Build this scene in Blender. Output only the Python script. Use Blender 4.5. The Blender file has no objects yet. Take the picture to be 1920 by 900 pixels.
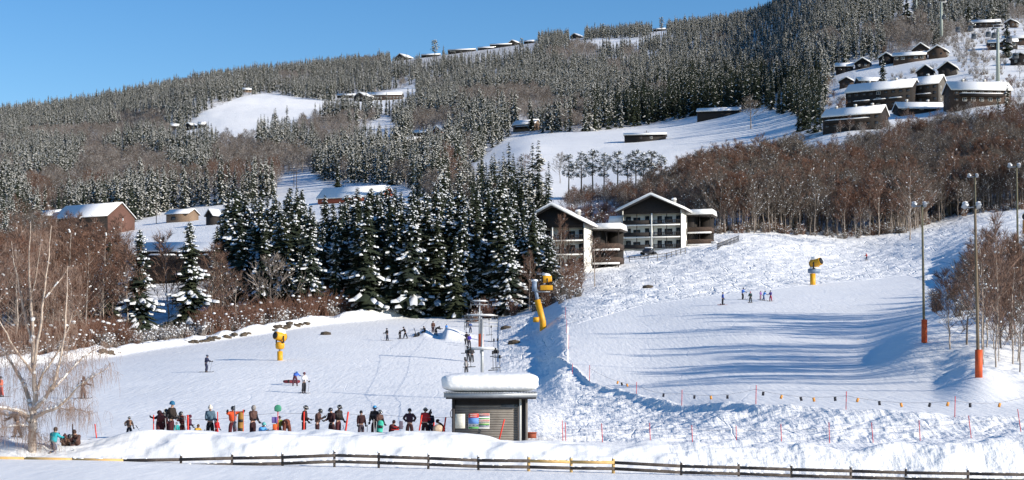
import bpy, math, random
import numpy as np
from mathutils import Vector, Matrix, Euler

# ------------------------------------------------------------------ camera, sky, sun, exposure
F = 3045.0; HOR = 700.0                      # focal length in photo pixels, horizon row
scene = bpy.context.scene
COL = scene.collection
cam_d = bpy.data.cameras.new("camera")
cam_d.sensor_width = 36.0; cam_d.lens = 36.0*F/1920.0
cam_d.shift_y = (HOR-450.0)/1920.0
cam_d.clip_start = 0.5; cam_d.clip_end = 12000
cam = bpy.data.objects.new("camera", cam_d); COL.objects.link(cam)
cam.location = (0, 0, 0); cam.rotation_euler = (math.radians(90), 0, 0)
scene.camera = cam

SUN_EL, SUN_AZ = 21.0, 27.0                   # elevation; azimuth turned from +X towards the viewer
a_, e_ = math.radians(SUN_AZ), math.radians(SUN_EL)
SUNV = Vector((math.cos(e_)*math.cos(a_), -math.cos(e_)*math.sin(a_), math.sin(e_)))
w = bpy.data.worlds.new("World"); scene.world = w; w.use_nodes = True
nt = w.node_tree; nt.nodes.clear()
sky = nt.nodes.new('ShaderNodeTexSky'); sky.sky_type = 'NISHITA'; sky.sun_disc = False
sky.sun_elevation = e_; sky.sun_rotation = math.atan2(SUNV.x, SUNV.y)
sky.altitude = 300; sky.air_density = 1.0; sky.dust_density = 0.0; sky.ozone_density = 2.2
bg = nt.nodes.new('ShaderNodeBackground'); bg.inputs[1].default_value = 0.118
wo = nt.nodes.new('ShaderNodeOutputWorld')
hs = nt.nodes.new('ShaderNodeHueSaturation'); hs.inputs['Saturation'].default_value = 1.36; hs.inputs['Hue'].default_value = 0.508
nt.links.new(sky.outputs[0], hs.inputs['Color']); nt.links.new(hs.outputs[0], bg.inputs[0]); nt.links.new(bg.outputs[0], wo.inputs[0])
sun_d = bpy.data.lights.new("sun", 'SUN'); sun_d.energy = 5.0; sun_d.angle = math.radians(0.5)
sun_d.color = (1.0, 0.93, 0.82)
sun = bpy.data.objects.new("sun", sun_d); COL.objects.link(sun)
sun.rotation_euler = SUNV.to_track_quat('Z', 'Y').to_euler(); sun.location = (200, -60, 120)
scene.view_settings.view_transform = 'Standard'; scene.view_settings.look = 'None'
scene.view_settings.exposure = 0.32; scene.view_settings.gamma = 1.0
scene.view_settings.use_curve_mapping = False
scene.render.engine = 'CYCLES'
scene.cycles.max_bounces = 5; scene.cycles.diffuse_bounces = 3; scene.cycles.glossy_bounces = 2
scene.cycles.transparent_max_bounces = 4

# ------------------------------------------------------------------ noise and terrain functions
def _h(ix, iy, s):
    n = (ix.astype(np.int64)*374761393 + iy.astype(np.int64)*668265263 + s*1442695041) & 0xffffffff
    n = ((n ^ (n >> 13))*1274126177) & 0xffffffff
    n = ((n ^ (n >> 16))*2246822519) & 0xffffffff
    return ((n ^ (n >> 15)) & 0xffffff)/float(0xffffff)
def vnoise(x, y, s=0):
    ix = np.floor(x); iy = np.floor(y); fx = x-ix; fy = y-iy
    fx = fx*fx*(3-2*fx); fy = fy*fy*(3-2*fy)
    a = _h(ix, iy, s); b = _h(ix+1, iy, s); c = _h(ix, iy+1, s); d = _h(ix+1, iy+1, s)
    return (a*(1-fx)+b*fx)*(1-fy)+(c*(1-fx)+d*fx)*fy*1.0
def fbm(x, y, s=0, o=4):
    t = 0; a = 0.5
    for k in range(o):
        t = t + a*(vnoise(x, y, s+k*17)-0.5)*2; x = x*2.03+7.1; y = y*2.03+3.3; a *= 0.5
    return t
def ss(a, b, x):
    t = np.clip((x-a)/(b-a), 0, 1); return t*t*(3-2*t)

def pchip_prep(x, y):
    h = np.diff(x); dl = np.diff(y)/h; m = np.zeros_like(y)
    m[0] = dl[0]; m[-1] = dl[-1]
    for i in range(1, len(x)-1):
        if dl[i-1]*dl[i] > 0:
            w1 = 2*h[i]+h[i-1]; w2 = h[i]+2*h[i-1]
            m[i] = (w1+w2)/(w1/dl[i-1]+w2/dl[i])
    return x, y, m
def pchip(pp, q):
    x, y, m = pp
    q = np.clip(q, x[0], x[-1]); i = np.clip(np.searchsorted(x, q)-1, 0, len(x)-2)
    h = x[i+1]-x[i]; t = (q-x[i])/h
    return ((1+2*t)*(1-t)**2*y[i]+t*(1-t)**2*h*m[i]+t*t*(3-2*t)*y[i+1]+t*t*(t-1)*h*m[i+1])

TAB = {   # picture column -> (distance, row of the ground there)
 -400: [(84,827),(100,797),(127,758),(161,722),(200,700),(250,662),(400,550),(660,455),(1000,372),(1500,312),(2000,275),(2400,255)],
 0:    [(84,827),(100,795),(127,750),(161,712),(200,688),(250,650),(400,540),(660,445),(1000,352),(1500,285),(2000,243),(2400,220)],
 200:  [(84,827),(100,793),(127,749),(161,706),(200,680),(250,645),(400,532),(560,462),(660,432),(1000,338),(1500,268),(2000,222),(2500,190)],
 400:  [(84,827),(100,795),(127,745),(161,699),(200,667),(235,643),(300,600),(400,520),(660,412),(1000,325),(1300,250),(1600,186),(2000,170),(2500,152)],
 600:  [(84,827),(100,796),(127,750),(161,702),(200,660),(230,635),(270,605),(400,500),(660,385),(1000,300),(1500,208),(2000,164),(2500,130)],
 800:  [(84,827),(100,796),(127,752),(161,706),(200,665),(240,627),(290,588),(400,490),(600,377),(800,322),(1200,238),(1800,163),(2450,108)],
 920:  [(84,828),(127,755),(161,712),(200,670),(240,632),(290,580),(400,475),(600,355),(800,292),(1050,232),(1800,148),(2500,92)],
 1000: [(84,829),(127,757),(161,711),(200,660),(240,615),(290,562),(400,462),(600,345),(850,260),(1000,235),(1800,138),(2500,81)],
 1065: [(84,829),(100,806),(127,752),(140,722),(161,682),(200,628),(240,580),(290,542),(340,502),(400,455),(500,390),(600,345),(900,245),(1000,230),(1800,135),(2500,74)],
 1200: [(84,832),(100,804),(112,780),(122,749),(140,720),(170,670),(220,592),(260,550),(300,520),(340,492),(372,470),(400,446),(500,375),(600,330),(800,262),(950,226),(1800,123),(2450,62)],
 1400: [(84,834),(92,806),(99,771),(112,748),(140,704),(170,655),(220,576),(260,540),(300,508),(340,475),(400,434),(500,372),(600,318),(700,272),(850,208),(1000,180),(1500,112),(2200,40)],
 1600: [(84,835),(89,806),(94,780),(112,745),(140,698),(170,648),(220,572),(260,538),(300,512),(350,486),(420,431),(500,372),(560,320),(620,265),(700,215),(800,165),(870,130),(1100,60),(1500,0),(2200,-60)],
 1740: [(84,830),(88,808),(92,788),(105,755),(122,722),(145,640),(170,606),(220,562),(260,532),(300,504),(350,462),(430,414),(500,362),(560,305),(620,250),(700,195),(780,140),(850,108),(1000,65),(1300,10),(2000,-70)],
 1840: [(84,824),(88,808),(92,789),(100,764),(108,732),(115,708),(130,668),(145,632),(170,590),(200,545),(250,502),(300,466),(350,437),(420,402),(500,332),(560,282),(620,225),(680,185),(750,140),(850,95),(1000,60),(1300,10),(2000,-70)],
 1930: [(84,816),(88,806),(92,790),(100,764),(108,745),(116,718),(130,676),(145,635),(170,582),(200,540),(250,494),(300,456),(350,427),(420,390),(500,325),(560,268),(620,218),(700,165),(800,110),(1000,55),(1300,0),(2000,-90)],
 2400: [(84,812),(88,802),(92,786),(100,758),(116,698),(130,650),(145,610),(200,520),(300,430),(420,360),(620,210),(800,105),(1300,-10),(2000,-100)],
}
NEARZ = [(-400,-3.95),(0,-4.02),(200,-4.1),(430,-4.3),(630,-4.4),(1000,-4.6),(1400,-4.85),(1920,-5.12),(2400,-5.2)]
COLS = sorted(TAB); PP = []
for c in COLS:
    z0 = np.interp(c, [p[0] for p in NEARZ], [p[1] for p in NEARZ])
    pts = [(5, HOR-z0*F/5), (30, HOR-z0*F/30), (55, HOR-z0*F/55), (70, HOR-z0*F/70), (77, HOR-z0*F/77)]+TAB[c]
    dl, yl = pts[-1]; pts += [(dl*1.10, yl+2), (dl*1.35, yl+25), (6000, 420)]
    ld = np.log([p[0] for p in pts]); zz = np.array([(HOR-p[1])*p[0]/F for p in pts])
    PP.append(pchip_prep(np.array([p[0] for p in pts], float), zz))
CREST = [(-400,838),(0,826),(50,832),(100,838),(140,834),(180,826),(240,819),(300,812),(380,811),(450,812),(500,813),(560,814),(600,812),(660,813),(720,811),(760,808),(790,811),(830,813),(900,817),(960,824),(1040,828),(1100,829),(1200,833),(1300,836),(1500,838),(1650,837),(1760,830),(1840,824),(1930,818),(2400,812)]
RIDGE = [(1000,190),(1065,160),(1105,140),(1200,122),(1280,112),(1417,99),(1586,94),(1790,91),(1930,90),(2400,90)]
EDGE = [(-400,178),(0,196),(100,205),(200,215),(300,228),(400,238),(500,250),(600,264),(700,275),(800,284),(900,288)]
def I(t, px): return np.interp(px, [p[0] for p in t], [p[1] for p in t])
_cx = np.array(COLS, float)
def base_z(px, d):
    px = np.asarray(px, float); d = np.asarray(d, float)
    pc = np.clip(px, COLS[0], COLS[-1])
    V = np.stack([pchip(p, d) for p in PP])              # columns x points
    i = np.clip(np.searchsorted(_cx, pc)-1, 0, len(COLS)-2)
    t = (pc-_cx[i])/(_cx[i+1]-_cx[i])
    idx = tuple(np.indices(px.shape))
    y1 = V[(i,)+idx]; y2 = V[(i+1,)+idx]
    # monotone-ish Hermite across columns
    j0 = np.maximum(i-1, 0); j3 = np.minimum(i+2, len(COLS)-1)
    h = _cx[i+1]-_cx[i]
    s = (y2-y1)/h
    s0 = np.where(i > 0, (y1-V[(j0,)+idx])/np.maximum(_cx[i]-_cx[j0], 1), s)
    s3 = np.where(i+2 < len(COLS), (V[(j3,)+idx]-y2)/np.maximum(_cx[j3]-_cx[i+1], 1), s)
    m1 = np.where(s0*s > 0, 2*s0*s/(s0+s+1e-12), 0); m2 = np.where(s3*s > 0, 2*s3*s/(s3+s+1e-12), 0)
    return ((1+2*t)*(1-t)**2*y1+t*(1-t)**2*h*m1+t*t*(3-2*t)*y2+t*t*(t-1)*h*m2)
def ground_z(px, d, fine=True):
    px = np.atleast_1d(np.asarray(px, float)); d = np.atleast_1d(np.asarray(d, float))
    px, d = np.broadcast_arrays(px, d)
    z = base_z(px, d); x = (px-960)/F*d
    # ridge of pushed snow along the lower edge of the right piste
    rd = I(RIDGE, px); on = ss(1010, 1090, px)
    z = z + on*0.35*np.exp(-((d-rd)/2.0)**2)*(1+0.5*fbm(x/2.5, d/2.5, 5))
    # snow bank left by the plough at the wood edge of the left slope
    ed = I(EDGE, px); lf = 1-ss(880, 930, px)
    z = z + lf*(1.5*np.exp(-((d-ed-3)/2.6)**2)+0.7*np.exp(-((d-ed-9)/4.0)**2))*(0.75+0.7*fbm(x/5, d/5, 9))
    # bank between the slopes : rough, lumpy
    bk = ss(925, 955, px)*(1-ss(1035, 1085, px))*ss(125, 150, d)*(1-ss(265, 300, d))
    z = z + bk*(0.6*np.maximum(fbm(x/5, d/7, 21), -0.25)+0.16*np.abs(fbm(x/1.5, d/1.2, 25)))
    # face between the berm and the ridge : churned snow
    ch = on*ss(84, 86, d)*(1-ss(-1.5, 2.0, d-rd))
    z = z + ch*(0.26*fbm((x+0.6*d)/1.6, (d-0.3*x)/1.1, 31)+0.10*fbm(x/0.6, d/0.5, 33))
    # ungroomed upper hill on the right
    up = ss(1075, 1130, px)*ss(0, 14, d-np.interp(px, [1080,1200,1400,1527,1700,1800,2400], [212,232,246,264,285,230,190]))*(1-ss(430, 500, d))
    z = z + up*(0.55*fbm((x+0.5*d)/7, (d-0.2*x)/6, 41)+0.30*fbm((x-0.8*d)/2.1, (d+0.4*x)/2.6, 43, 3)+0.13*np.abs(fbm((x*0.6+d)/1.3, x/3.2, 44, 2)))
    rb = ss(1680, 1760, px)*ss(0, 10, d-np.interp(px, [1700,1800,1900,2400],[132,112,110,110]))*(1-ss(230, 300, d))
    z = z + rb*(0.30*fbm(x/3.2, d/3.2, 46)+0.12*fbm(x/0.9, d/0.9, 47, 3))
    # kicker on the left slope
    kx = (px-838)/14.0
    z = z + 1.25*np.where(kx < 0, np.exp(-(kx*2.0)**2), np.exp(-(kx/2.6)**2))*np.exp(-((d-236)/7.0)**4)
    z = z + 0.9*np.exp(-((px-797)/13.0)**2-((d-238)/3.5)**2)
    # groomed slopes, faint unevenness
    gr = ss(84, 90, d)*(1-ss(420, 480, d))
    z = z + gr*(0.10*fbm(x/9, d/9, 51, 3)+0.018*fbm(x/1.2, d/1.6, 53, 3))
    # far hills
    fr = ss(300, 600, d)
    z = z + fr*(3.0*fbm(x/60, d/60, 61, 4)*np.clip(d/1500, 0.15, 1.2))*(1-0.85*ss(2100, 2400, d))
    wl = (1-ss(870, 930, px))*ss(8, 20, d-ed)*(1-ss(330, 420, d))
    z = z + wl*0.5*fbm(x/4, d/4, 63)
    # foreground
    fg = 1-ss(74, 77, d)
    z = z + fg*(0.04*fbm(x/2.2, d/3.0, 71))
    # roadside berm
    zc = (HOR-I(CREST, px))*80/F
    zc = zc + 0.15*fbm(x/1.7, d/1.1, 81, 3)+0.05*fbm(x/3.0, 3.0+0*d, 82, 2)
    wgt = ss(76.9, 79.6, d+0.5*fbm(x/1.6, d/1.5, 83))*(1-ss(81.2, 83.8, d))
    lift = np.maximum(zc-z, 0)
    bsh = z+lift*wgt+np.where(wgt > 0.02, 1, 0)*np.minimum(wgt*3, 1)*(0.40*fbm(x/2.3, d/1.5, 84, 2)+0.05*fbm(x/0.9, d/0.9, 85, 3)*(0.25+1.3*ss(1250, 1400, px))+0.05*fbm(x/0.28, d/0.28, 87, 3)*(0.0+ss(1250, 1400, px)+0.5*(1-ss(200,500,px))))
    z = np.where((d > 76.5) & (d < 84.2), bsh, z)
    return z
def gz(px, d): return float(ground_z(px, d)[0])
def G(px, d):
    return Vector(((px-960)/F*d, d, gz(px, d)))
_ds = np.concatenate([np.arange(84.5, 300, 0.5), np.arange(300, 3000, 4)])
def find_d(px, py, lo=84, hi=3000):
    ds = _ds[(_ds >= lo) & (_ds <= hi)]
    y = HOR-ground_z(np.full_like(ds, px), ds)*F/ds
    k = np.nonzero(y <= py)[0]
    return float(ds[k[0]]) if len(k) else float(ds[-1])
def at(px, py, lo=84, hi=3000):
    return G(px, find_d(px, py, lo, hi))
def P(px, py, d): return Vector(((px-960)/F*d, d, (HOR-py)/F*d))
def crest_d(px):
    ds = _ds[_ds > 1500]; y = HOR-ground_z(np.full_like(ds, px), ds)*F/ds
    return float(ds[int(np.argmin(y))])
def gxy(x, y): return gz(960+F*x/y, y)

# ------------------------------------------------------------------ materials
MATS = {}
def mat(name, col, rough=0.85, col2=None, scale=3.0, spec=0.3, bump=0.0, metal=0.0, bscale=None, rand=None, detail=4):
    if name in MATS: return MATS[name]
    m = bpy.data.materials.new(name); m.use_nodes = True; n = m.node_tree; b = n.nodes['Principled BSDF']
    b.inputs['Roughness'].default_value = rough; b.inputs['Metallic'].default_value = metal
    b.inputs['Specular IOR Level'].default_value = spec
    b.inputs['Base Color'].default_value = (*col, 1)
    out = None
    tc = n.nodes.new('ShaderNodeTexCoord')
    if col2 is None: col2 = tuple(c*0.8 for c in col)
    nz = n.nodes.new('ShaderNodeTexNoise'); nz.inputs['Scale'].default_value = scale; nz.inputs['Detail'].default_value = detail
    n.links.new(tc.outputs['Object'], nz.inputs['Vector'])
    mr = n.nodes.new('ShaderNodeMapRange'); mr.inputs[1].default_value = 0.35; mr.inputs[2].default_value = 0.65
    n.links.new(nz.outputs['Fac'], mr.inputs[0])
    mx = n.nodes.new('ShaderNodeMix'); mx.data_type = 'RGBA'
    mx.inputs[6].default_value = (*col, 1); mx.inputs[7].default_value = (*col2, 1)
    n.links.new(mr.outputs[0], mx.inputs[0]); out = mx.outputs[2]
    if rand:
        oi = n.nodes.new('ShaderNodeObjectInfo'); m2 = n.nodes.new('ShaderNodeMix'); m2.data_type = 'RGBA'
        m2.inputs[7].default_value = (*rand, 1); n.links.new(out, m2.inputs[6])
        rr = n.nodes.new('ShaderNodeMapRange'); rr.inputs[4].default_value = 0.75
        n.links.new(oi.outputs['Random'], rr.inputs[0]); n.links.new(rr.outputs[0], m2.inputs[0]); out = m2.outputs[2]
    n.links.new(out, b.inputs['Base Color'])
    if bump:
        bp = n.nodes.new('ShaderNodeBump'); bp.inputs['Strength'].default_value = 1.0; bp.inputs['Distance'].default_value = bump
        nb = n.nodes.new('ShaderNodeTexNoise'); nb.inputs['Scale'].default_value = bscale or scale*3; nb.inputs['Detail'].default_value = 5
        n.links.new(tc.outputs['Object'], nb.inputs['Vector']); n.links.new(nb.outputs['Fac'], bp.inputs['Height'])
        n.links.new(bp.outputs[0], b.inputs['Normal'])
    MATS[name] = m; return m

def snow_ground():
    m = bpy.data.materials.new("ground_snow"); m.use_nodes = True; n = m.node_tree; b = n.nodes['Principled BSDF']; L = n.links.new
    b.inputs['Roughness'].default_value = 0.75; b.inputs['Specular IOR Level'].default_value = 0.25
    tc = n.nodes.new('ShaderNodeTexCoord')
    def noise(scale, detail=5, sx=1, sy=1, rot=0.0, rough=0.5):
        mp = n.nodes.new('ShaderNodeMapping'); mp.inputs['Scale'].default_value = (sx, sy, 1); mp.inputs['Rotation'].default_value = (0, 0, rot)
        L(tc.outputs['Object'], mp.inputs['Vector'])
        z = n.nodes.new('ShaderNodeTexNoise'); z.inputs['Scale'].default_value = scale; z.inputs['Detail'].default_value = detail
        z.inputs['Roughness'].default_value = rough
        L(mp.outputs[0], z.inputs['Vector']); return z.outputs['Fac']
    def math_(op, a, b_):
        k = n.nodes.new('ShaderNodeMath'); k.operation = op
        for i, v in enumerate((a, b_)):
            if isinstance(v, (int, float)): k.inputs[i].default_value = v
            else: L(v, k.inputs[i])
        return k.outputs[0]
    mx = n.nodes.new('ShaderNodeMix'); mx.data_type = 'RGBA'
    mx.inputs[6].default_value = (0.84, 0.83, 0.81, 1); mx.inputs[7].default_value = (0.93, 0.92, 0.90, 1)
    L(noise(0.12, 6), mx.inputs[0])
    # forest floor seen between far trees is duller: litter and undergrowth poking through
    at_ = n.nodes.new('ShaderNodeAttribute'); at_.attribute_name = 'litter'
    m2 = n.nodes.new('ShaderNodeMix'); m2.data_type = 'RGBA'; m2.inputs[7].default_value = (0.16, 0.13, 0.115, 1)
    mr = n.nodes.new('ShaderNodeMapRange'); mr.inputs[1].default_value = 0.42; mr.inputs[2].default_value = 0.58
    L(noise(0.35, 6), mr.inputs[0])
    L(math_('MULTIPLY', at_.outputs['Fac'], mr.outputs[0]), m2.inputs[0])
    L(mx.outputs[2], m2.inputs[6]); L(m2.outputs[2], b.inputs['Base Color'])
    # ski tracks : stretched noise in two directions, fine grain
    t1 = noise(1.0, 4, 0.35, 2.2, 0.5); t2 = noise(1.0, 4, 2.6, 0.3, 0.25); g = noise(5.0, 3)
    t3 = noise(1.0, 3, 0.9, 5.0, -0.35)
    h = math_('ADD', math_('ADD', math_('MULTIPLY', t1, 0.5), math_('MULTIPLY', t2, 0.45)), math_('ADD', math_('MULTIPLY', g, 0.16), math_('MULTIPLY', t3, 0.22)))
    def track(scale, sx, sy, rot, wd):
        q = math_('ABSOLUTE', math_('SUBTRACT', noise(scale, 0.6, sx, sy, rot), 0.5), 0)
        k = n.nodes.new('ShaderNodeMapRange'); k.interpolation_type = 'SMOOTHSTEP'; k.inputs[2].default_value = wd; L(q, k.inputs[0]); return k.outputs[0]
    ta = n.nodes.new('ShaderNodeAttribute'); ta.attribute_name = 'tracks'; tk = ta.outputs['Fac']
    h = math_('ADD', h, math_('MULTIPLY', math_('ADD', track(0.16, 1, 0.35, 0.5, 0.012), track(0.13, 0.4, 1, 0.9, 0.010)), math_('MULTIPLY', 0.42, tk)))
    h = math_('ADD', h, math_('MULTIPLY', math_('ADD', track(0.30, 1, 0.5, -0.6, 0.02), track(0.22, 0.5, 1, 2.2, 0.016)), math_('MULTIPLY', 0.28, tk)))
    bp = n.nodes.new('ShaderNodeBump'); bp.inputs['Distance'].default_value = 0.30
    ar = n.nodes.new('ShaderNodeAttribute'); ar.attribute_name = 'rough'; L(ar.outputs['Fac'], bp.inputs['Strength'])
    L(h, bp.inputs['Height']); L(bp.outputs[0], b.inputs['Normal'])
    return m
M_GROUND = snow_ground()
M_SNOW = mat("snow", (0.90, 0.89, 0.87), 0.7, (0.84, 0.83, 0.82), 1.5, bump=0.05, bscale=3)
M_SNOWT = mat("snow_on_tree", (0.86, 0.86, 0.86), 0.8, (0.70, 0.72, 0.74), 2.0)
M_NEEDLE = mat("spruce_needles", (0.026, 0.036, 0.018), 0.9, (0.040, 0.048, 0.022), 0.8, rand=(0.020, 0.032, 0.022))
M_NEEDLEF = mat("frosted_spruce_needles", (0.034, 0.042, 0.026), 0.9, (0.052, 0.058, 0.040), 0.5, rand=(0.040, 0.046, 0.030))
M_FROST = mat("frost_on_spruce", (0.72, 0.70, 0.65), 0.9, (0.52, 0.51, 0.47), 0.6)
M_BARK = mat("spruce_bark", (0.055, 0.040, 0.030), 0.95, (0.09, 0.07, 0.055), 4)
M_TWIG = mat("birch_twigs", (0.150, 0.086, 0.062), 0.9, (0.20, 0.12, 0.088), 0.7, rand=(0.21, 0.135, 0.105))
M_TWIGR = mat("red_brown_twigs", (0.175, 0.085, 0.058), 0.9, (0.225, 0.12, 0.082), 0.7, rand=(0.17, 0.095, 0.065))
M_TWIGG = mat("grey_brown_twigs", (0.125, 0.098, 0.080), 0.9, (0.19, 0.15, 0.125), 0.7, rand=(0.17, 0.145, 0.125)
)
M_TWIGF = mat("frosted_twigs", (0.26, 0.225, 0.20), 0.9, (0.40, 0.37, 0.35), 0.7, rand=(0.20, 0.15, 0.12))
M_BTRUNK = mat("birch_bark", (0.50, 0.43, 0.37), 0.9, (0.20, 0.15, 0.12), 1.8)
M_DTRUNK = mat("alder_bark", (0.15, 0.12, 0.10), 0.95, (0.26, 0.22, 0.19), 2.0)

# ------------------------------------------------------------------ mesh helpers
class MB:
    def __init__(s): s.v = []; s.f = []; s.m = []
    def add(s, vs, fs, mi=0):
        o = len(s.v); s.v.extend(vs); s.f.extend([tuple(i+o for i in f) for f in fs]); s.m.extend([mi]*len(fs)); return s
    def box(s, c, sz, R=None, mi=0, taper=1.0):
        hx, hy, hz = sz[0]/2, sz[1]/2, sz[2]/2; vs = []
        for k in (-1, 1):
            q = taper if k > 0 else 1
            for (i, j) in ((-1,-1),(1,-1),(1,1),(-1,1)):
                p = Vector((i*hx*q, j*hy*q, k*hz))
                if R is not None: p = R @ p
                vs.append(tuple(p+Vector(c)))
        s.add(vs, [(3,2,1,0),(4,5,6,7),(0,1,5,4),(1,2,6,5),(2,3,7,6),(3,0,4,7)], mi); return s
    def tube(s, pts, rad, n=6, mi=0, cap=True):
        pts = [Vector(p) for p in pts]
        if not isinstance(rad, (list, tuple)): rad = [rad]*len(pts)
        vs = []; up = Vector((0.13, 0.21, 1)).normalized()
        for i, p in enumerate(pts):
            t = (pts[min(i+1, len(pts)-1)]-pts[max(i-1, 0)])
            t = t.normalized() if t.length > 1e-9 else Vector((0,0,1))
            a = t.cross(up)
            if a.length < 0.05: a = t.cross(Vector((1, 0, 0)))
            a.normalize(); b = t.cross(a)
            for k in range(n):
                q = 2*math.pi*k/n; vs.append(tuple(p+(a*math.cos(q)+b*math.sin(q))*rad[i]))
        fs = []
        for i in range(len(pts)-1):
            for k in range(n):
                k2 = (k+1) % n; fs.append((i*n+k, i*n+k2, (i+1)*n+k2, (i+1)*n+k))
        if cap: fs.append(tuple(range(n-1, -1, -1))); fs.append(tuple((len(pts)-1)*n+k for k in range(n)))
        s.add(vs, fs, mi); return s
    def prism(s, prof, x0, x1, mi=0, R=None, T=(0,0,0)):   # profile in (y,z), extruded along x
        n = len(prof); vs = []
        for x in (x0, x1):
            for (y, z) in prof:
                p = Vector((x, y, z))
                if R is not None: p = R @ p
                vs.append(tuple(p+Vector(T)))
        fs = [tuple(range(n)), tuple(range(2*n-1, n-1, -1))]
        for i in range(n):
            j = (i+1) % n; fs.append((j, i, n+i, n+j))
        s.add(vs, fs, mi); return s
    def blob(s, c, r, mi=0, sub=0, sq=(1,1,1), rng=random):
        t = (1+5**.5)/2; q = 1/math.sqrt(1+t*t)
        V = [(-1,t,0),(1,t,0),(-1,-t,0),(1,-t,0),(0,-1,t),(0,1,t),(0,-1,-t),(0,1,-t),(t,0,-1),(t,0,1),(-t,0,-1),(-t,0,1)]
        Fc = [(0,11,5),(0,5,1),(0,1,7),(0,7,10),(0,10,11),(1,5,9),(5,11,4),(11,10,2),(10,7,6),(7,1,8),(3,9,4),(3,4,2),(3,2,6),(3,6,8),(3,8,9),(4,9,5),(2,4,11),(6,2,10),(8,6,7),(9,8,1)]
        j = [rng.uniform(0.8, 1.2) for _ in V]
        s.add([(c[0]+v[0]*q*r*sq[0]*k, c[1]+v[1]*q*r*sq[1]*k, c[2]+v[2]*q*r*sq[2]*k) for v, k in zip(V, j)], Fc, mi); return s
    def mesh(s, name, mats, smooth=False):
        me = bpy.data.meshes.new(name)
        nv = len(s.v); me.vertices.add(nv); me.vertices.foreach_set('co', np.array(s.v, dtype=np.float32).ravel())
        ln = [len(f) for f in s.f]; me.loops.add(sum(ln)); me.polygons.add(len(ln))
        me.loops.foreach_set('vertex_index', np.fromiter((i for f in s.f for i in f), dtype=np.int32))
        me.polygons.foreach_set('loop_start', np.concatenate([[0], np.cumsum(ln)[:-1]]).astype(np.int32))
        me.polygons.foreach_set('material_index', np.array(s.m, dtype=np.int32))
        me.update(calc_edges=True); me.validate()
        for m in (mats if isinstance(mats, (list, tuple)) else [mats]): me.materials.append(m)
        if smooth: me.polygons.foreach_set('use_smooth', [True]*len(me.polygons))
        return me
    def build(s, name, mats, parent=None, smooth=False, bevel=0):
        o = bpy.data.objects.new(name, s.mesh(name, mats, smooth)); COL.objects.link(o)
        if parent: o.parent = parent
        if bevel:
            b = o.modifiers.new('bevel', 'BEVEL'); b.width = bevel; b.segments = 2; b.limit_method = 'ANGLE'
        return o
def tag(o, label=None, cat=None, group=None, kind=None):
    if label and len(label.split()) > 16: print('LONG', len(label.split()), label)
    if label: o['label'] = label
    if cat: o['category'] = cat
    if group: o['group'] = group
    if kind: o['kind'] = kind
    return o
def empty(name, loc, rz=0, label=None, cat=None, group=None):
    o = bpy.data.objects.new(name, None); COL.objects.link(o); o.location = loc; o.rotation_euler = (0, 0, rz)
    o.empty_display_size = 0.2
    return tag(o, label, cat, group)
def link_copy(o, parent=None):
    c = o.copy(); COL.objects.link(c)
    if parent: c.parent = parent
    return c
def copy_tree(o, parent=None):
    c = link_copy(o, parent)
    for ch in KIDS.get(o.name, []): copy_tree(ch, c)
    return c
KIDS = {}

# ------------------------------------------------------------------ ground
POLY = {
 'brown_right': [(1040,402),(1130,400),(1340,442),(1450,436),(1700,436),(1760,416),(1850,396),(2300,364),(2300,200),(1930,222),(1880,240),(1780,246),(1660,276),(1600,288),(1540,305),(1440,330),(1330,352),(1240,368),(1150,384),(1080,390)],
 'field_top': [(345,262),(350,238),(380,210),(450,182),(500,174),(580,186),(640,192),(700,178),(780,158),(780,196),(700,214),(640,212),(590,228),(560,246),(480,266),(420,274)],
 'field_mid': [(850,352),(880,315),(930,275),(960,252),(1110,246),(1210,236),(1300,218),(1420,203),(1500,220),(1490,270),(1440,325),(1330,345),(1240,362),(1150,378),(1080,385),(1040,400),(940,400)],
 'field_barn': [(90,462),(130,430),(250,418),(300,400),(400,385),(500,380),(560,350),(640,345),(760,350),(820,400),(830,470),(600,500),(420,520),(200,520),(100,490)],
 'field_blue': [(505,382),(530,330),(580,322),(610,345),(610,385)],
 'field_blue2': [(670,275),(690,235),(720,215),(745,235),(740,280)],
 'slope_right': [(1540,292),(1550,170),(1570,132),(1660,112),(1740,112),(1770,70),(1850,48),(1930,30),(2300,30),(2300,192),(1930,224),(1780,248),(1660,278),(1600,286)],
 'gap_top': [(1690,60),(1695,-20),(1712,-20),(1712,60)],
 'ridge_gap': [(1095,86),(1120,72),(1210,72),(1240,56),(1260,62),(1200,92),(1100,92)],
}
def inside(poly, x, y):
    x = np.asarray(x); y = np.asarray(y); r = np.zeros(x.shape, bool); n = len(poly); j = n-1
    for i in range(n):
        xi, yi = poly[i]; xj, yj = poly[j]
        c = ((yi > y) != (yj > y)) & (x < (xj-xi)*(y-yi)/((yj-yi) if yj != yi else 1e-9)+xi)
        r ^= c; j = i
    return r
OPEN = [k for k in POLY if k != 'brown_right']
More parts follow.
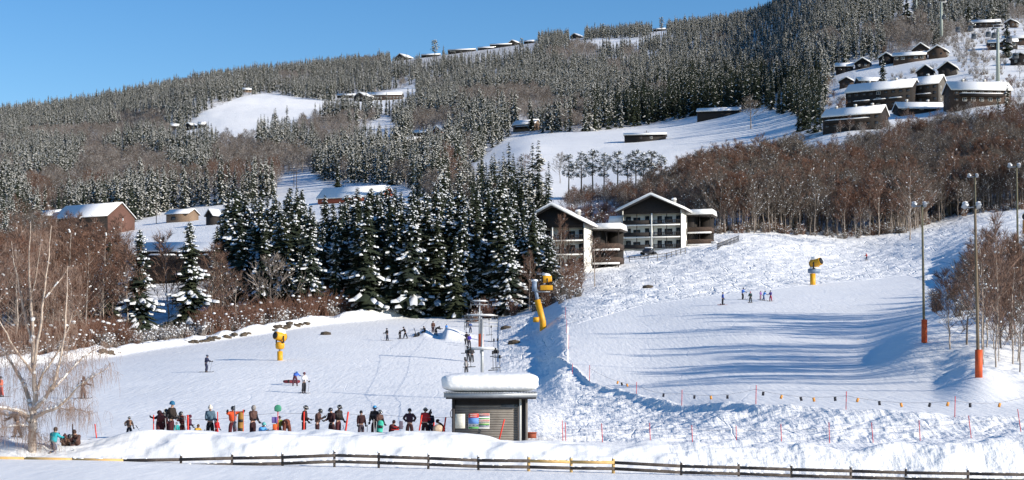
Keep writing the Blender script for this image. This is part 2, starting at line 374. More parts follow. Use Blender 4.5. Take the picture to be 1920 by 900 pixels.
def make_ground():
    rows = np.concatenate([np.geomspace(6, 66, 26)[:-1], np.arange(66, 76, 0.25), np.arange(76, 85, 0.09), np.arange(85, 130, 0.22),
                           np.arange(130, 300, 0.45), np.arange(300, 470, 0.9), np.geomspace(470, 3300, 190)[0:], np.geomspace(3400, 6000, 6)])
    cols = np.concatenate([np.arange(-2600, -400, 110), np.arange(-400, -60, 14), np.arange(-60, 1981, 3.2), np.arange(1990, 2330, 14), np.arange(2340, 4500, 110)])
    C, D = np.meshgrid(cols, rows)
    Z = ground_z(C, D); X = (C-960)/F*D
    nr, nc = C.shape
    me = bpy.data.meshes.new('ground'); me.vertices.add(nr*nc)
    me.vertices.foreach_set('co', np.stack([X, D, Z], -1).astype(np.float32).ravel())
    idx = np.arange(nr*nc).reshape(nr, nc)
    q = np.stack([idx[:-1, :-1], idx[:-1, 1:], idx[1:, 1:], idx[1:, :-1]], -1).reshape(-1, 4)
    me.loops.add(q.size); me.polygons.add(len(q))
    me.loops.foreach_set('vertex_index', q.astype(np.int32).ravel())
    me.polygons.foreach_set('loop_start', (np.arange(len(q))*4).astype(np.int32))
    me.polygons.foreach_set('use_smooth', np.ones(len(q), bool))
    me.update(calc_edges=True)
    Y = HOR-Z*F/D
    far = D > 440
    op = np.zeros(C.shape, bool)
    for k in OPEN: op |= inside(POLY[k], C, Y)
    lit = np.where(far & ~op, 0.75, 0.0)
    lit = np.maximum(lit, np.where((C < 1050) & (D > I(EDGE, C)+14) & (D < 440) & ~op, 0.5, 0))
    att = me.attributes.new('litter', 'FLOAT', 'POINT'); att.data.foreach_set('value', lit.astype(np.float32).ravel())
    left = (C < 935) & (D > 84) & (D < I(EDGE, C)+1)
    rt = (C > 1065) & (D > I(RIDGE, C)+1) & (D < np.interp(C, [1080,1200,1400,1527,1700,1800,2400], [214,236,250,268,289,232,192]))
    rg = np.where(left | rt, 0.42, 1.0); rg = np.where(D < 76, 0.22, rg); rg = np.where((D >= 76) & (D < 84.5), np.where(C > 1250, 0.8, 0.22), rg)
    left_, right_ = left, rt
    tr = np.where(D < 84.5, 0.0, np.where((C > 930) & (D < I(RIDGE, C)+1) & (D < 200), 0.35, 1.0)); tr = np.where(left_ | right_, 0.22, tr*0.8); tr = np.where(D > 440, 0.4, tr)
    a3 = me.attributes.new('tracks', 'FLOAT', 'POINT'); a3.data.foreach_set('value', tr.astype(np.float32).ravel())
    a2 = me.attributes.new('rough', 'FLOAT', 'POINT'); a2.data.foreach_set('value', rg.astype(np.float32).ravel())
    me.materials.append(M_GROUND)
    o = bpy.data.objects.new('ground', me); COL.objects.link(o); tag(o, kind='structure')
make_ground()
# ------------------------------------------------------------------ tree shapes
def spruce_mesh(seed, h=20.0, wid=0.17, snow=0.4, detail=1.0, gapy=0.0):
    """crown and trunk of one spruce: tiers of drooping boughs, hanging twigs and snow lying on them"""
    r = random.Random(seed); B = MB(); T = MB()
    T.tube([(0,0,-0.6),(0,0,h*0.5),(0,0,h*0.97)], [h*0.013+0.03, h*0.008, 0.02], 6)
    z = h*0.05; R0 = h*wid; lean = r.uniform(0, 6.28)
    while z < h*0.985:
        f = 1-z/h
        L = R0*(f**0.70)*(0.75+0.25*math.sin(z*1.7+seed))+0.12
        nb = max(4, int((5+5*f)*detail))
        off = r.uniform(0, 6.28)
        for k in range(nb):
            if r.random() < gapy: continue
            a = off+2*math.pi*k/nb+r.uniform(-0.25, 0.25); l = L*r.uniform(0.6, 1.2)
            ca, sa = math.cos(a), math.sin(a); zz = z+r.uniform(-0.15, 0.15)
            dr = 0.30+0.35*f+r.uniform(-0.1, 0.15)
            wd = l*0.24+0.06
            pts = [(0.04, 0), (l*0.4, -dr*l*0.25), (l*0.75, -dr*l*0.62), (l, -dr*l*0.72)]
            ws = [wd*0.5, wd, wd*0.8, 0.02]
            vs = []
            for (q, dz), ww in zip(pts, ws):
                j = r.uniform(0.75, 1.25)
                vs += [(q*ca-sa*ww*j, q*sa+ca*ww*j, zz+dz-ww*0.35), (q*ca, q*sa, zz+dz+0.03), (q*ca+sa*ww*j, q*sa-ca*ww*j, zz+dz-ww*0.35)]
            fs = []
            for i in range(3):
                b = i*3; fs += [(b, b+1, b+4, b+3), (b+1, b+2, b+5, b+4)]
            B.add(vs, fs, 0)
            # hanging twigs
            for t in range(int(4*detail)+1):
                q = r.uniform(0.25, 0.95)*l; s_ = r.choice((-1, 1))*r.uniform(0.2, 1)*wd
                dz = -dr*q*0.7; hl = (0.25+0.25*f)*r.uniform(0.5, 1.3)*min(1, l)
                x0 = q*ca-sa*s_; y0 = q*sa+ca*s_
                B.add([(x0-sa*0.10, y0+ca*0.10, zz+dz), (x0+sa*0.10, y0-ca*0.10, zz+dz), (x0+ca*0.08, y0+sa*0.08, zz+dz-hl)], [(0,1,2)], 0)
            if r.random() < snow:
                i0 = r.choice((0, 1, 1)); wS = 0.55
                for i in range(i0, 3):
                    if r.random() < 0.25: continue
                    (q1, d1), (q2, d2) = pts[i], pts[i+1]; w1, w2 = ws[i]*wS, ws[i+1]*wS+0.05; th = 0.10+0.07*l
                    w1 = max(w1, 0.06)
                    v = [(q1*ca-sa*w1, q1*sa+ca*w1, zz+d1-w1*.3), (q1*ca, q1*sa, zz+d1+th), (q1*ca+sa*w1, q1*sa-ca*w1, zz+d1-w1*.3),
                         (q2*ca-sa*w2, q2*sa+ca*w2, zz+d2-w2*.3), (q2*ca, q2*sa, zz+d2+th), (q2*ca+sa*w2, q2*sa-ca*w2, zz+d2-w2*.3)]
                    B.add(v, [(0,1,4,3),(1,2,5,4),(3,4,5),(0,2,1)], 1)
        z += (0.20+0.35*f)*(h/20)**0.5/max(detail, 0.5)*r.uniform(0.8, 1.2)
    return B, T
def pine_mesh(seed, h=12.0):
    r = random.Random(seed); B = MB(); T = MB()
    T.tube([(0,0,-0.6),(0.2,0,h*0.5),(0,0.1,h*0.92)], [0.24, 0.16, 0.05], 6)
    for k in range(46):
        z = h*r.uniform(0.45, 1.0); R = h*0.24*math.sin(math.pi*min(1, (z/h-0.38)/0.66))**0.7
        a = r.uniform(0, 6.28); q = R*r.uniform(0.25, 1)
        c = (math.cos(a)*q, math.sin(a)*q, z)
        T.tube([(0, 0, z-0.5), c], [0.05, 0.02], 3)
        for j in range(26):
            d = Vector((r.gauss(0,1), r.gauss(0,1), r.gauss(0,.6))).normalized()*r.uniform(0.2, 0.75)
            p = Vector(c)+d; e = Vector((r.uniform(-.3,.3), r.uniform(-.3,.3), r.uniform(-.1,.3)))
            B.add([tuple(p), tuple(p+e), tuple(p+Vector((e.y, -e.x, 0.15)))], [(0,1,2)], 0)
        if r.random() < 0.6: B.blob((c[0], c[1], c[2]+0.3), 0.42, 1, sq=(1.3, 1.3, 0.4), rng=r)
    return B, T
def bare_mesh(seed, h=14.0, spread=0.22, tw=0.03, ntw=9, snow=60, trunk_r=0.11, fork=0.0, up=0.75, lo=0.2):
    """leafless tree: trunk, limbs, branches and fine twigs as thin blades; crumbs of snow"""
    r = random.Random(seed); B = MB(); T = MB()
    n = 9; pts = []; x = y = 0
    for i in range(n+1):
        pts.append(Vector((x, y, h*0.93*i/n-(0.5 if i == 0 else 0)))); x += r.uniform(-1, 1)*h*0.012; y += r.uniform(-1, 1)*h*0.012
    T.tube(pts, [trunk_r*1.25*(1-i/n*0.88) for i in range(n+1)], 5)
    def blade(p, d, l, wd, mi=0):
        d = d.normalized(); a = d.cross(Vector((r.uniform(-1,1), r.uniform(-1,1), r.uniform(-1,1)))).normalized()*wd/2
        b = a.cross(d).normalized()*wd/2; e = p+d*l+Vector((0,0,l*r.uniform(-.1,.1)))
        m = p+d*l*0.5
        B.add([tuple(p-a), tuple(p+a), tuple(m+b), tuple(e)], [(0,1,2),(1,3,2),(0,2,3)], mi)
    nl = 26
    for k in range(nl):
        f = lo+(0.97-lo)*(k+r.random())/nl; i = min(n-1, int(f*n)); base = pts[i].lerp(pts[i+1], f*n-i)
        a = r.uniform(0, 6.28); L = h*spread*(1.25-f)*(0.55+0.9*math.sin(math.pi*min(1, (1.04-f)*1.2)*0.5))*r.uniform(0.7, 1.2)+0.3
        d = Vector((math.cos(a), math.sin(a), up*r.uniform(0.7, 1.4)))
        d.normalize(); q = [base]; dd = d.copy()
        for j in range(4):
            q.append(q[-1]+dd*L/3); dd = (dd+Vector((r.uniform(-.2,.2), r.uniform(-.2,.2), 0.14))).normalized()
        T.tube(q, [trunk_r*0.36*(1-f*0.6), trunk_r*0.27*(1-f*.6), trunk_r*.18*(1-f*.6), trunk_r*.1, 0.012], 3, cap=False)
        for j in range(7):
            t = r.uniform(0.25, 1)*4; i2 = min(3, int(t)); p = q[i2].lerp(q[i2+1], t-i2)
            bd = (dd+Vector((r.uniform(-1,1), r.uniform(-1,1), r.uniform(-.3,.8)))).normalized(); bl = L*r.uniform(0.3, 0.6)+0.25
            blade(p, bd, bl, tw*1.3)
            for t2 in range(ntw):
                p2 = p+bd*bl*r.uniform(0.15, 1)
                blade(p2, (bd+Vector((r.uniform(-.9,.9), r.uniform(-.9,.9), r.uniform(-.5,.9)))), r.uniform(0.35, 0.95)*(0.5+h/28), tw)
            if r.random() < snow/180.: B.blob(tuple(p), r.uniform(0.06, 0.14), 1, sq=(1.2,1.2,0.8), rng=r)
    return B, T
def bush_mesh(seed, h=3.0, n=60, tw=0.03, snow=20, mi2=1):
    r = random.Random(seed); B = MB()
    for k in range(n):
        a = r.uniform(0, 6.28); b = r.uniform(0, 0.9)**1.0; d = Vector((math.cos(a)*b*0.7, math.sin(a)*b*0.7, 1)).normalized()
        p = Vector((r.uniform(-.5,.5), r.uniform(-.5,.5), -0.2)); l = h*r.uniform(0.5, 1)
        q = [p, p+d*l*0.5, p+d*l+Vector((d.x*l*0.2, d.y*l*.2, 0))]
        B.tube(q, [tw, tw*0.7, tw*0.3], 3, cap=False)
        for j in range(7):
            s_ = q[0].lerp(q[2], r.uniform(0.3, 1)); e = Vector((r.uniform(-.6,.6), r.uniform(-.6,.6), r.uniform(0.2,.8)))*h*0.22
            c = Vector((-e.y, e.x, 0)).normalized()*tw*0.45
            B.add([tuple(s_-c), tuple(s_+c), tuple(s_+e)], [(0,1,2)])
        if r.random() < snow/n:
            B.blob(tuple(q[1].lerp(q[2], r.random())), r.uniform(0.05, 0.14)*h/3, 1, sq=(1.4, 1.4, .9), rng=r)
    return B
# prototypes : meshes only, the objects that use them come later
SP_NEAR = []
for i, (wd, sn) in enumerate([(0.21, .36), (0.20, .22), (0.25, .52), (0.21, .26), (0.23, .32), (0.19, .42)]):
    B, T = spruce_mesh(100+i, 20, wd, sn, 1.0, 0.08)
    SP_NEAR.append((B.mesh('spruce_crown', [M_NEEDLE, M_SNOWT]), T.mesh('spruce_trunk', M_BARK)))
B, T = spruce_mesh(140, 20, 0.25, 0.58, 1.0, 0.05); SP_SNOWY = (B.mesh('spruce_crown', [M_NEEDLE, M_SNOWT]), T.mesh('spruce_trunk', M_BARK))
SP_FAR = []
for i, (wd, sn) in enumerate([(0.17, 1.1), (0.15, .9), (0.19, 1.15), (0.16, .75)]):
    B, T = spruce_mesh(200+i, 15, wd*1.15, sn*0.62, 0.52, 0.08)
    B.tube([(0,0,-1.5),(0,0,12)], [0.16, 0.05], 4)
    SP_FAR.append(B.mesh('hillside_spruce', [M_NEEDLEF, M_FROST]))
SP_DARK = []
for i, (wd, sn) in enumerate([(0.15, .12), (0.13, .2), (0.17, .16)]):
    B, T = spruce_mesh(250+i, 17, wd*1.1, sn, 0.55, 0.0)
    B.tube([(0,0,-1.5),(0,0,14)], [0.17, 0.05], 4)
    SP_DARK.append(B.mesh('dark_hillside_spruce', [M_NEEDLE, M_FROST]))
BARE = {}
def bare_set(key, tm, km, **kw):
    out = []
    for i in range(4):
        B, T = bare_mesh(300+i+hash_(key), **kw); out.append((B.mesh('bare_crown', [tm, M_SNOWT]), T.mesh('bare_trunk', km)))
    BARE[key] = out
def hash_(s): return sum(ord(c) for c in s) % 97
bare_set('red', M_TWIGR, M_BTRUNK, h=13, spread=0.24, tw=0.035, ntw=11, snow=12, trunk_r=0.10)
bare_set('brown', M_TWIG, M_BTRUNK, h=15, spread=0.22, tw=0.035, ntw=10, snow=26, trunk_r=0.12)
bare_set('grey', M_TWIGG, M_DTRUNK, h=13, spread=0.24, tw=0.04, ntw=8, snow=60, trunk_r=0.15, lo=0.25)
bare_set('frost', M_TWIGF, M_DTRUNK, h=11, spread=0.26, tw=0.05, ntw=7, snow=40, trunk_r=0.10, lo=0.12)
bare_set('slim', M_TWIG, M_BTRUNK, h=11, spread=0.15, tw=0.03, ntw=9, snow=10, trunk_r=0.07, up=1.2, lo=0.08)
def merged(pair, name):
    me1, me2 = pair; B = MB()
    for me, off in ((me1, 0), (me2, 2)):
        vs = [tuple(v.co) for v in me.vertices]; o = len(B.v); B.v.extend(vs)
        for p in me.polygons: B.f.append(tuple(i+o for i in p.vertices)); B.m.append(p.material_index+off)
    return B.mesh(name, [me1.materials[0], me1.materials[1], me2.materials[0]])
BARE_ONE = {k: [merged(p, 'bare_tree') for p in v] for k, v in BARE.items()}
BUSHF = [bush_mesh(460+i, 3.0, 40, 0.04, 40).mesh('bush', [M_TWIGF, M_SNOWT]) for i in range(3)]
BUSH = [bush_mesh(400+i, 3.0, 46, 0.03, 16).mesh('bush', [M_TWIG if i % 2 else M_TWIGG, M_SNOWT]) for i in range(4)]
BUSHR = [bush_mesh(420+i, 4.0, 60, 0.03, 6).mesh('bush', [M_TWIGR, M_SNOWT]) for i in range(3)]
BUSHS = [bush_mesh(440+i, 2.0, 40, 0.035, 38).mesh('bush', [M_TWIGG, M_SNOWT]) for i in range(3)]

RNG = random.Random(7)
def tree(name, pair, loc, hscale, label, cat, group=None, rz=None, wscale=None):
    """a tree with its own trunk and crown"""
    o = empty(name, loc, RNG.uniform(0, 6.28) if rz is None else rz, label, cat, group)
    o.scale = (wscale or hscale, wscale or hscale, hscale)
    for nm, me in (('crown', pair[0]), ('trunk', pair[1])):
        c = bpy.data.objects.new(nm, me); COL.objects.link(c); c.parent = o
    return o
def single(name, me, loc, sc, label, cat, group, sw=None):
    o = bpy.data.objects.new(name, me); COL.objects.link(o); o.location = loc; o.rotation_euler = (0, 0, RNG.uniform(0, 6.28))
    o.scale = (sw or sc, sw or sc, sc)
    return tag(o, label, cat, group)

# ------------------------------------------------------------------ the dark spruce wood in the middle
def spruce_label(q, row, yt):
    where = 'at the left end of the dense wood' if q < 520 else 'before the red barn roof' if q < 680 else 'in the middle of the dense wood' if q < 820 else 'right of the middle of the dense wood' if q < 960 else 'at the right end of the wood, beside the apartment house'
    size = 'low' if yt > 440 else 'medium' if yt > 385 else 'tall'
    return '%s dark spruce, %s row, %s' % (size, ('front', 'front', 'second', 'inner', 'rearmost')[row], where)
TOPS = [(395,420),(410,395),(425,352),(445,348),(470,352),(500,345),(530,352),(560,345),(590,364),(620,368),(640,364),(665,352),(690,338),(720,350),(745,342),(770,345),(790,338),(812,330),(840,324),(870,334),(900,340),(930,323),(960,350),(985,372),(1000,362),(1025,400),(1045,440)]
SINGLE_SPRUCES = [(262,640,428,'snow laden spruce standing alone at the plough bank, lowest boughs drooping white'),
 (356,628,412,'slender snow laden spruce right of the drooping white one, before the long low house'),
 (205,618,452,'dark spruce with thin snow, just left of the drooping white spruce'),
 (170,600,445,'dark spruce with a ragged top, leftmost spruce below the red brown barn'),
 (440,600,352,'tall dark spruce at the left end of the dense wood, beside the black shed')]
for px, yb, yt, lab in SINGLE_SPRUCES:
    d = find_d(px, yb, 150, 400); g = G(px, d); h = (yb-yt)/F*d
    tree('spruce_tree', SP_SNOWY if px in (262, 356) else SP_NEAR[[2,4,1,3,0][SINGLE_SPRUCES.index((px,yb,yt,lab))]], g, h/20, lab, 'spruce', wscale=h/20*(1.15 if px < 400 else 1.0))
n_sp = 5
for row, (d0, step, dy) in enumerate([(281, 21, 34), (290, 19, 14), (301, 17, 2), (313, 17, 0), (328, 18, 6)]):
    px = 400+row*5
    while px < 1042:
        d = d0+RNG.uniform(-4, 4)+max(0, (500-px)*0.08); q = px+RNG.uniform(-6, 6)
        yt = I(TOPS, q)+RNG.uniform(-4, 26)+dy*RNG.uniform(0.3, 1.8)
        if RNG.random() < 0.3: yt += RNG.uniform(10, 60)
        if row == 0 and RNG.random() < 0.35: yt += 60
        g = G(q, d); h = g.z-(HOR-yt)*d/F; h = (HOR-yt)*d/F-g.z
        if h > 5 and not (q < 425 and row < 1):
            tree('spruce_tree', SP_NEAR[RNG.randrange(6)], g, h/20, spruce_label(q, row, yt), 'spruce', 'spruces of the dense dark wood', wscale=h/20*RNG.uniform(0.95, 1.3)*(17.0/max(h, 12))**0.25)
            n_sp += 1
        px += step*RNG.uniform(0.75, 1.3)
        if 575 < px < 655 and row > 1: px += 14
# ------------------------------------------------------------------ wooded hillside
def area_points(n, d0, d1, px0=-60, px1=1980, pw=2.0):
    rs = np.random.RandomState(int(d0)*3+n)
    u = rs.rand(n)*(px1-px0)+px0; d = np.sqrt(rs.rand(n)*(d1*d1-d0*d0)+d0*d0)
    return u, d
CLEAR_BOXES = []      # (px0, px1, d0, d1) kept clear for houses, filled by the builders above the scatter
LOW = []              # (px0, px1, row0, row1) young, low growth in front of the far cabins
def low_growth(u, Y): return any(a < u < b and c < Y < e for a, b, c, e in LOW)
def hidden_boxes(u, d):
    k = np.zeros(u.shape, bool)
    for a, b, c, e in CLEAR_BOXES: k |= (u > a) & (u < b) & (d > c) & (d < e)
    return k
# ------------------------------------------------------------------ buildings
M_WHITE = mat("white_render", (0.86, 0.84, 0.78), 0.9, (0.80, 0.78, 0.72), 0.6)
M_DARKW = mat("dark_stained_boards", (0.018, 0.015, 0.014), 0.8, (0.032, 0.026, 0.023), 6)
M_BROWNW = mat("brown_boards", (0.055, 0.037, 0.028), 0.85, (0.09, 0.06, 0.045), 3)
M_TANW = mat("weathered_tan_boards", (0.20, 0.135, 0.09), 0.85, (0.26, 0.18, 0.12), 3)
M_REDW = mat("red_painted_boards", (0.32, 0.085, 0.045), 0.8, (0.25, 0.065, 0.04), 3)
M_RBARN = mat("red_brown_barn_boards", (0.155, 0.078, 0.058), 0.85, (0.12, 0.062, 0.046), 2)
M_GREYW = mat("grey_weathered_boards", (0.16, 0.145, 0.125), 0.9, (0.11, 0.10, 0.09), 3)
M_GLASS = mat("window_glass", (0.03, 0.04, 0.05), 0.08, (0.05, 0.06, 0.07), 1, spec=0.8)
M_FRAMEW = mat("white_window_frame", (0.7, 0.68, 0.63), 0.6)
M_FRAMEB = mat("brown_window_frame", (0.10, 0.065, 0.045), 0.6)
M_STONE = mat("chimney_stone", (0.42, 0.40, 0.37), 0.9, (0.28, 0.27, 0.25), 3)
M_ROOF = mat("dark_roof_edge", (0.07, 0.06, 0.055), 0.8)

def face_R(face):
    return {'F': Matrix.Rotation(0, 3, 'Z'), 'R': Matrix.Rotation(math.pi/2, 3, 'Z'), 'B': Matrix.Rotation(math.pi, 3, 'Z'), 'L': Matrix.Rotation(-math.pi/2, 3, 'Z')}[face]
def window_on(o, R, off, x, z, w, h, fm=None, nm='window', pane=True, bars=True):
    """frame on a wall face (R turns the -Y face onto it, off is how far the face lies out)"""
    fm = fm or M_FRAMEW; B = MB(); t = min(0.12, w*0.12)
    for (cx, cz, sx, sz) in ((x, z+h/2-t/2, w, t), (x, z-h/2+t/2, w, t), (x-w/2+t/2, z, t, h-2*t), (x+w/2-t/2, z, t, h-2*t)):
        B.box(R @ Vector((cx, -off-0.03, cz)), (sx, 0.10, sz), R)
    if bars: B.box(R @ Vector((x, -off-0.03, z)), (t*0.7, 0.08, h-2*t), R)
    f = B.build(nm, fm, o)
    if pane: MB().box(R @ Vector((x, -off-0.01, z)), (w-2*t, 0.03, h-2*t), R).build('pane', M_GLASS, f)
    return f
def gable_profile(W, H, rise, down=2.0):
    return [(-W/2, -down), (W/2, -down), (W/2, H), (0, H+rise), (-W/2, H)]
def slab_profile(W, H, rise, ov, th, up=0.0, rnd=0.0):
    """cross-section of a pitched roof: an inverted V of thickness th, lifted by up; rnd rounds the eaves and ridge"""
    s = rise/(W/2); e = W/2+ov
    z0 = H+rise+up; ze = z0-s*e
    if rnd == 0:
        return [(-e, ze), (0, z0), (e, ze), (e, ze+th), (0, z0+th), (-e, ze+th)]
    return [(-e, ze), (0, z0), (e, ze), (e+rnd*.3, ze+th*.45), (e-rnd*.2, ze+th*.85), (e-rnd, ze+th+s*rnd), (rnd, z0+th-s*rnd), (0, z0+th-s*rnd*0.45), (-rnd, z0+th-s*rnd), (-e+rnd, ze+th+s*rnd), (-e+rnd*.2, ze+th*.85), (-e-rnd*.3, ze+th*.45)]
def bump_mesh(o, amt, sc):
    me = o.data; 
    return o
def house(name, label, cat, loc, rz, L, W, H, rise, wm, snow=0.45, ov=0.6, wins=(), chim=(), balc=(), group=None, gable_m=None, down=3.0, over_x=0.5):
    o = empty(name, loc, rz, label, cat, group)
    B = MB(); B.prism(gable_profile(W, H, rise, down), -L/2, L/2); B.build('wall', wm, o)
    if gable_m:
        for s in (-1, 1):
            B = MB(); B.prism(gable_profile(W-0.1, H-0.05, rise-0.03, down*0.9), s*(L/2+0.02)-0.02, s*(L/2+0.02)+0.02); B.build('gable_boards', gable_m, o)
    rf = MB().prism(slab_profile(W, H, rise, ov, 0.18, 0.01), -L/2-over_x, L/2+over_x).build('roof', M_ROOF, o)
    if snow:
        MB().prism(slab_profile(W, H, rise, ov+0.02, snow, 0.195, min(0.25, snow*0.6)), -L/2-over_x-0.03, L/2+over_x+0.03).build('roof_snow', M_SNOW, rf)
    for (face, x, z, w, h) in wins:
        window_on(o, face_R(face), (W/2 if face in 'FB' else L/2)+(0.05 if gable_m and face in 'LR' else 0), x, z, w, h, M_FRAMEW if (hash_(label)+int(x*3)) % 2 else M_FRAMEB)
    for (x, y, h) in chim:
        zt = H+rise*(1-abs(y)/(W/2))
        c = MB().box((x, y, zt+h/2-0.2), (0.9, 0.9, h+0.6)).build('chimney', M_STONE, o)
        MB().box((x, y, zt+h+0.3), (1.1, 1.1, 0.35), taper=0.8).build('chimney_snow', M_SNOW, c)
    for (x0, x1, z) in balc:
        b = MB(); b.box(((x0+x1)/2, -W/2-0.75, z), (x1-x0, 1.4, 0.15)); b.box(((x0+x1)/2, -W/2-1.42, z+0.55), (x1-x0, 0.08, 0.9))
        for x in (x0+0.1, x1-0.1): b.box((x, -W/2-1.42, z-0.2), (0.15, 0.15, 2.4))
        b = b.build('balcony', M_DARKW, o)
        MB().box(((x0+x1)/2, -W/2-1.42, z+1.09), (x1-x0, 0.4, 0.34), taper=0.8).build('rail_snow', M_SNOW, b)
    KIDS[o.name] = []
    return o

def apartment(label, loc, rz, W, D, st, sh, rise, annex_r=True, annex_l=False, divider=True):
    o = empty('apartment_house', loc, rz, label, 'apartment house')
    H = st*sh+0.5; lg = 1.5
    b = MB()      # side walls and the rooms behind the loggias
    b.box((0, (lg+D)/2, H/2-2), (W, D-lg, H+4))
    for s in (-1, 1): b.box((s*(W/2-0.15), lg/2+0.002, H/2-2), (0.3, lg, H+4))
    b.build('wall', M_WHITE, o)
    # gables: pitched end walls, boarded dark
    R = Matrix.Rotation(math.pi/2, 3, 'Z')
    def pr(prof, y0, y1, nm, m, par=None, mi=0):
        B = MB(); B.prism(prof, y0, y1, 0, R); return B.build(nm, m, par or o)
    g = [(-W/2+0.02, H-0.75), (W/2-0.02, H-0.75), (W/2-0.02, H+0.05), (0, H+rise-0.02), (-W/2+0.02, H+0.05)]
    pr(g, 0.05, 0.2, 'gable', M_DARKW); pr(g, D-0.2, D-0.05, 'gable', M_DARKW)
    pr([(-W/2+0.3, H+0.004), (W/2-0.3, H+0.004), (0, H+rise-0.15)], 0.2, D-0.2, 'attic', M_DARKW)
    rf = pr(slab_profile(W, H, rise, 1.1, 0.22, 0.02), -1.2, D+0.8, 'roof', M_ROOF)
    pr(slab_profile(W, H, rise, 1.15, 0.62, 0.245, 0.4), -1.28, D+0.9, 'roof_snow', M_SNOW, rf)
    for x, y in ((W*0.30, D*0.45), (-W*0.28, D*0.6)):
        zt = H+rise*(1-abs(x)/(W/2)); c = MB().box((x, y, zt+0.8), (0.9, 0.9, 1.6)).build('chimney', M_STONE, o)
        MB().box((x, y, zt+1.75), (1.1, 1.1, 0.4), taper=0.75).build('chimney_snow', M_SNOW, c)
    for k in range(st):
        z = k*sh
        if k: MB().box((0, lg/2-0.12, z-0.10), (W-0.62, lg+0.2, 0.24)).build('balcony_slab', M_WHITE, o)
        for s in (-1, 1):
            b = MB(); x0 = s*(W/4); ww = W/2-0.55
            slat = (s > 0)
            b.box((x0, -0.12, z+1.0), (ww, 0.08, 0.10))
            if slat:
                b.box((x0, -0.12, z+0.22), (ww, 0.06, 0.16))
                n = int(ww/0.34)
                for i in range(n+1): b.box((x0-ww/2+0.03+i*(ww-0.06)/n, -0.12, z+0.6), (0.17, 0.05, 0.72))
            else: b.box((x0, -0.12, z+0.55), (ww, 0.06, 0.84))
            b.build('balcony_railing', M_DARKW, o)
            # openings on the inner wall
            lay = [(-0.36, 1.15, 1.3, 1.5), (-0.05, 1.6, 1.15, 1.2), (0.33, 0.95, 1.05, 2.0)] if s < 0 else [(-0.30, 1.0, 1.15, 1.7), (0.02, 1.75, 1.2, 1.3), (0.38, 1.0, 1.05, 2.0)]
            for i, (fx, w_, zc, h_) in enumerate(lay):
                window_on(o, face_R('F'), -lg, x0+fx*ww, z+zc+0.05, w_, h_, M_DARKW, 'balcony_door' if h_ > 1.8 else 'window', bars=w_ > 1.3)
    for x in (-W/4, W/4): MB().box((x, -0.02, H/2-0.4), (0.16, 0.12, H-0.9)).build('post', M_DARKW, o)
    MB().box((0, lg/2-0.1, H/2-0.3), (0.22, lg+0.3, H-0.8)).build('divider_wall' , M_WHITE, o)
    for s in (-1, 1): MB().box((s*(W/2-0.28), -0.10, H/2-0.4), (0.18, 0.12, H-0.9)).build('corner_post', M_DARKW, o)
    for k in range(st):
        for fc in 'RL':
            f = window_on(o, face_R(fc), W/2, (D*0.55 if fc == 'R' else -D*0.55), k*sh+1.5, 1.9, 1.5, M_FRAMEW)
            for s in (-1, 1):
                Rf = face_R(fc); MB().box(Rf @ Vector(((D*0.55 if fc == 'R' else -D*0.55)+s*1.18, -W/2-0.04, k*sh+1.5)), (0.35, 0.06, 1.5), Rf).build('shutter', M_GREYW, f)
    if annex_r:
        x0, x1, y0, y1 = W/2+0.3, W/2+5.6, D*0.55, D*0.95
        xm, ym = (x0+x1)/2, (y0+y1)/2
        MB().box((x0+0.6, ym, st*sh/2-2), (1.6, (y1-y0), st*sh+4)).box((xm+0.7, y1-0.6, st*sh/2-2), (x1-x0-1.6, 0.4, st*sh+4)).build('stair_wall', M_DARKW, o)
        for (x, y) in ((x1-0.2, y0+0.1), (x1-0.2, y1-0.1), (xm, y0+0.1)): MB().box((x, y, st*sh/2-2), (0.2, 0.2, st*sh+4)).build('post', M_DARKW, o)
        wr = MB().box((xm, ym, st*sh-0.3), (x1-x0+1.0, y1-y0+1.4, 0.25)).build('wing_roof', M_ROOF, o)
        MB().box((xm, ym, st*sh+0.44), (x1-x0+1.2, y1-y0+1.6, 1.2), taper=0.93).build('wing_snow', M_SNOW, wr)
        for k in range(1, st):
            q = MB().box((xm, ym-0.3, k*sh-1.3), (x1-x0, y1-y0+0.5, 0.2)); q.box((xm, y0-0.5, k*sh-0.75), (x1-x0, 0.08, 0.95)); q.box((x1, ym-0.3, k*sh-0.75), (0.08, y1-y0+0.4, 0.95))
            q = q.build('balcony', M_BROWNW, o)
            MB().box((xm, y0-0.5, k*sh-1.55), (x1-x0+.3, 0.5, 0.35)).build('snow_ledge', M_SNOW, q)
    if annex_l:
        wr = MB().box((-W/2-2.2, D*0.6, H-3.3), (3.2, 3.2, 2.4)).build('side_bay', M_DARKW, o)
        MB().box((-W/2-2.3, D*0.6, H-1.3), (4.2, 4.4, 1.5), taper=0.85).build('bay_snow', M_SNOW, wr)
    return o
apartment('white apartment house left of the pair, dark boarded gable, snow roof, half behind spruces', P(1036, 503, 326), math.radians(-15), 13.2, 13, 3, 2.8, 3.4)
apartment('white apartment house on the right of the pair, widest dark gable, three rows of balconies', P(1222, 467, 369), math.radians(-16), 13.8, 12, 3, 2.78, 3.1, True, True)

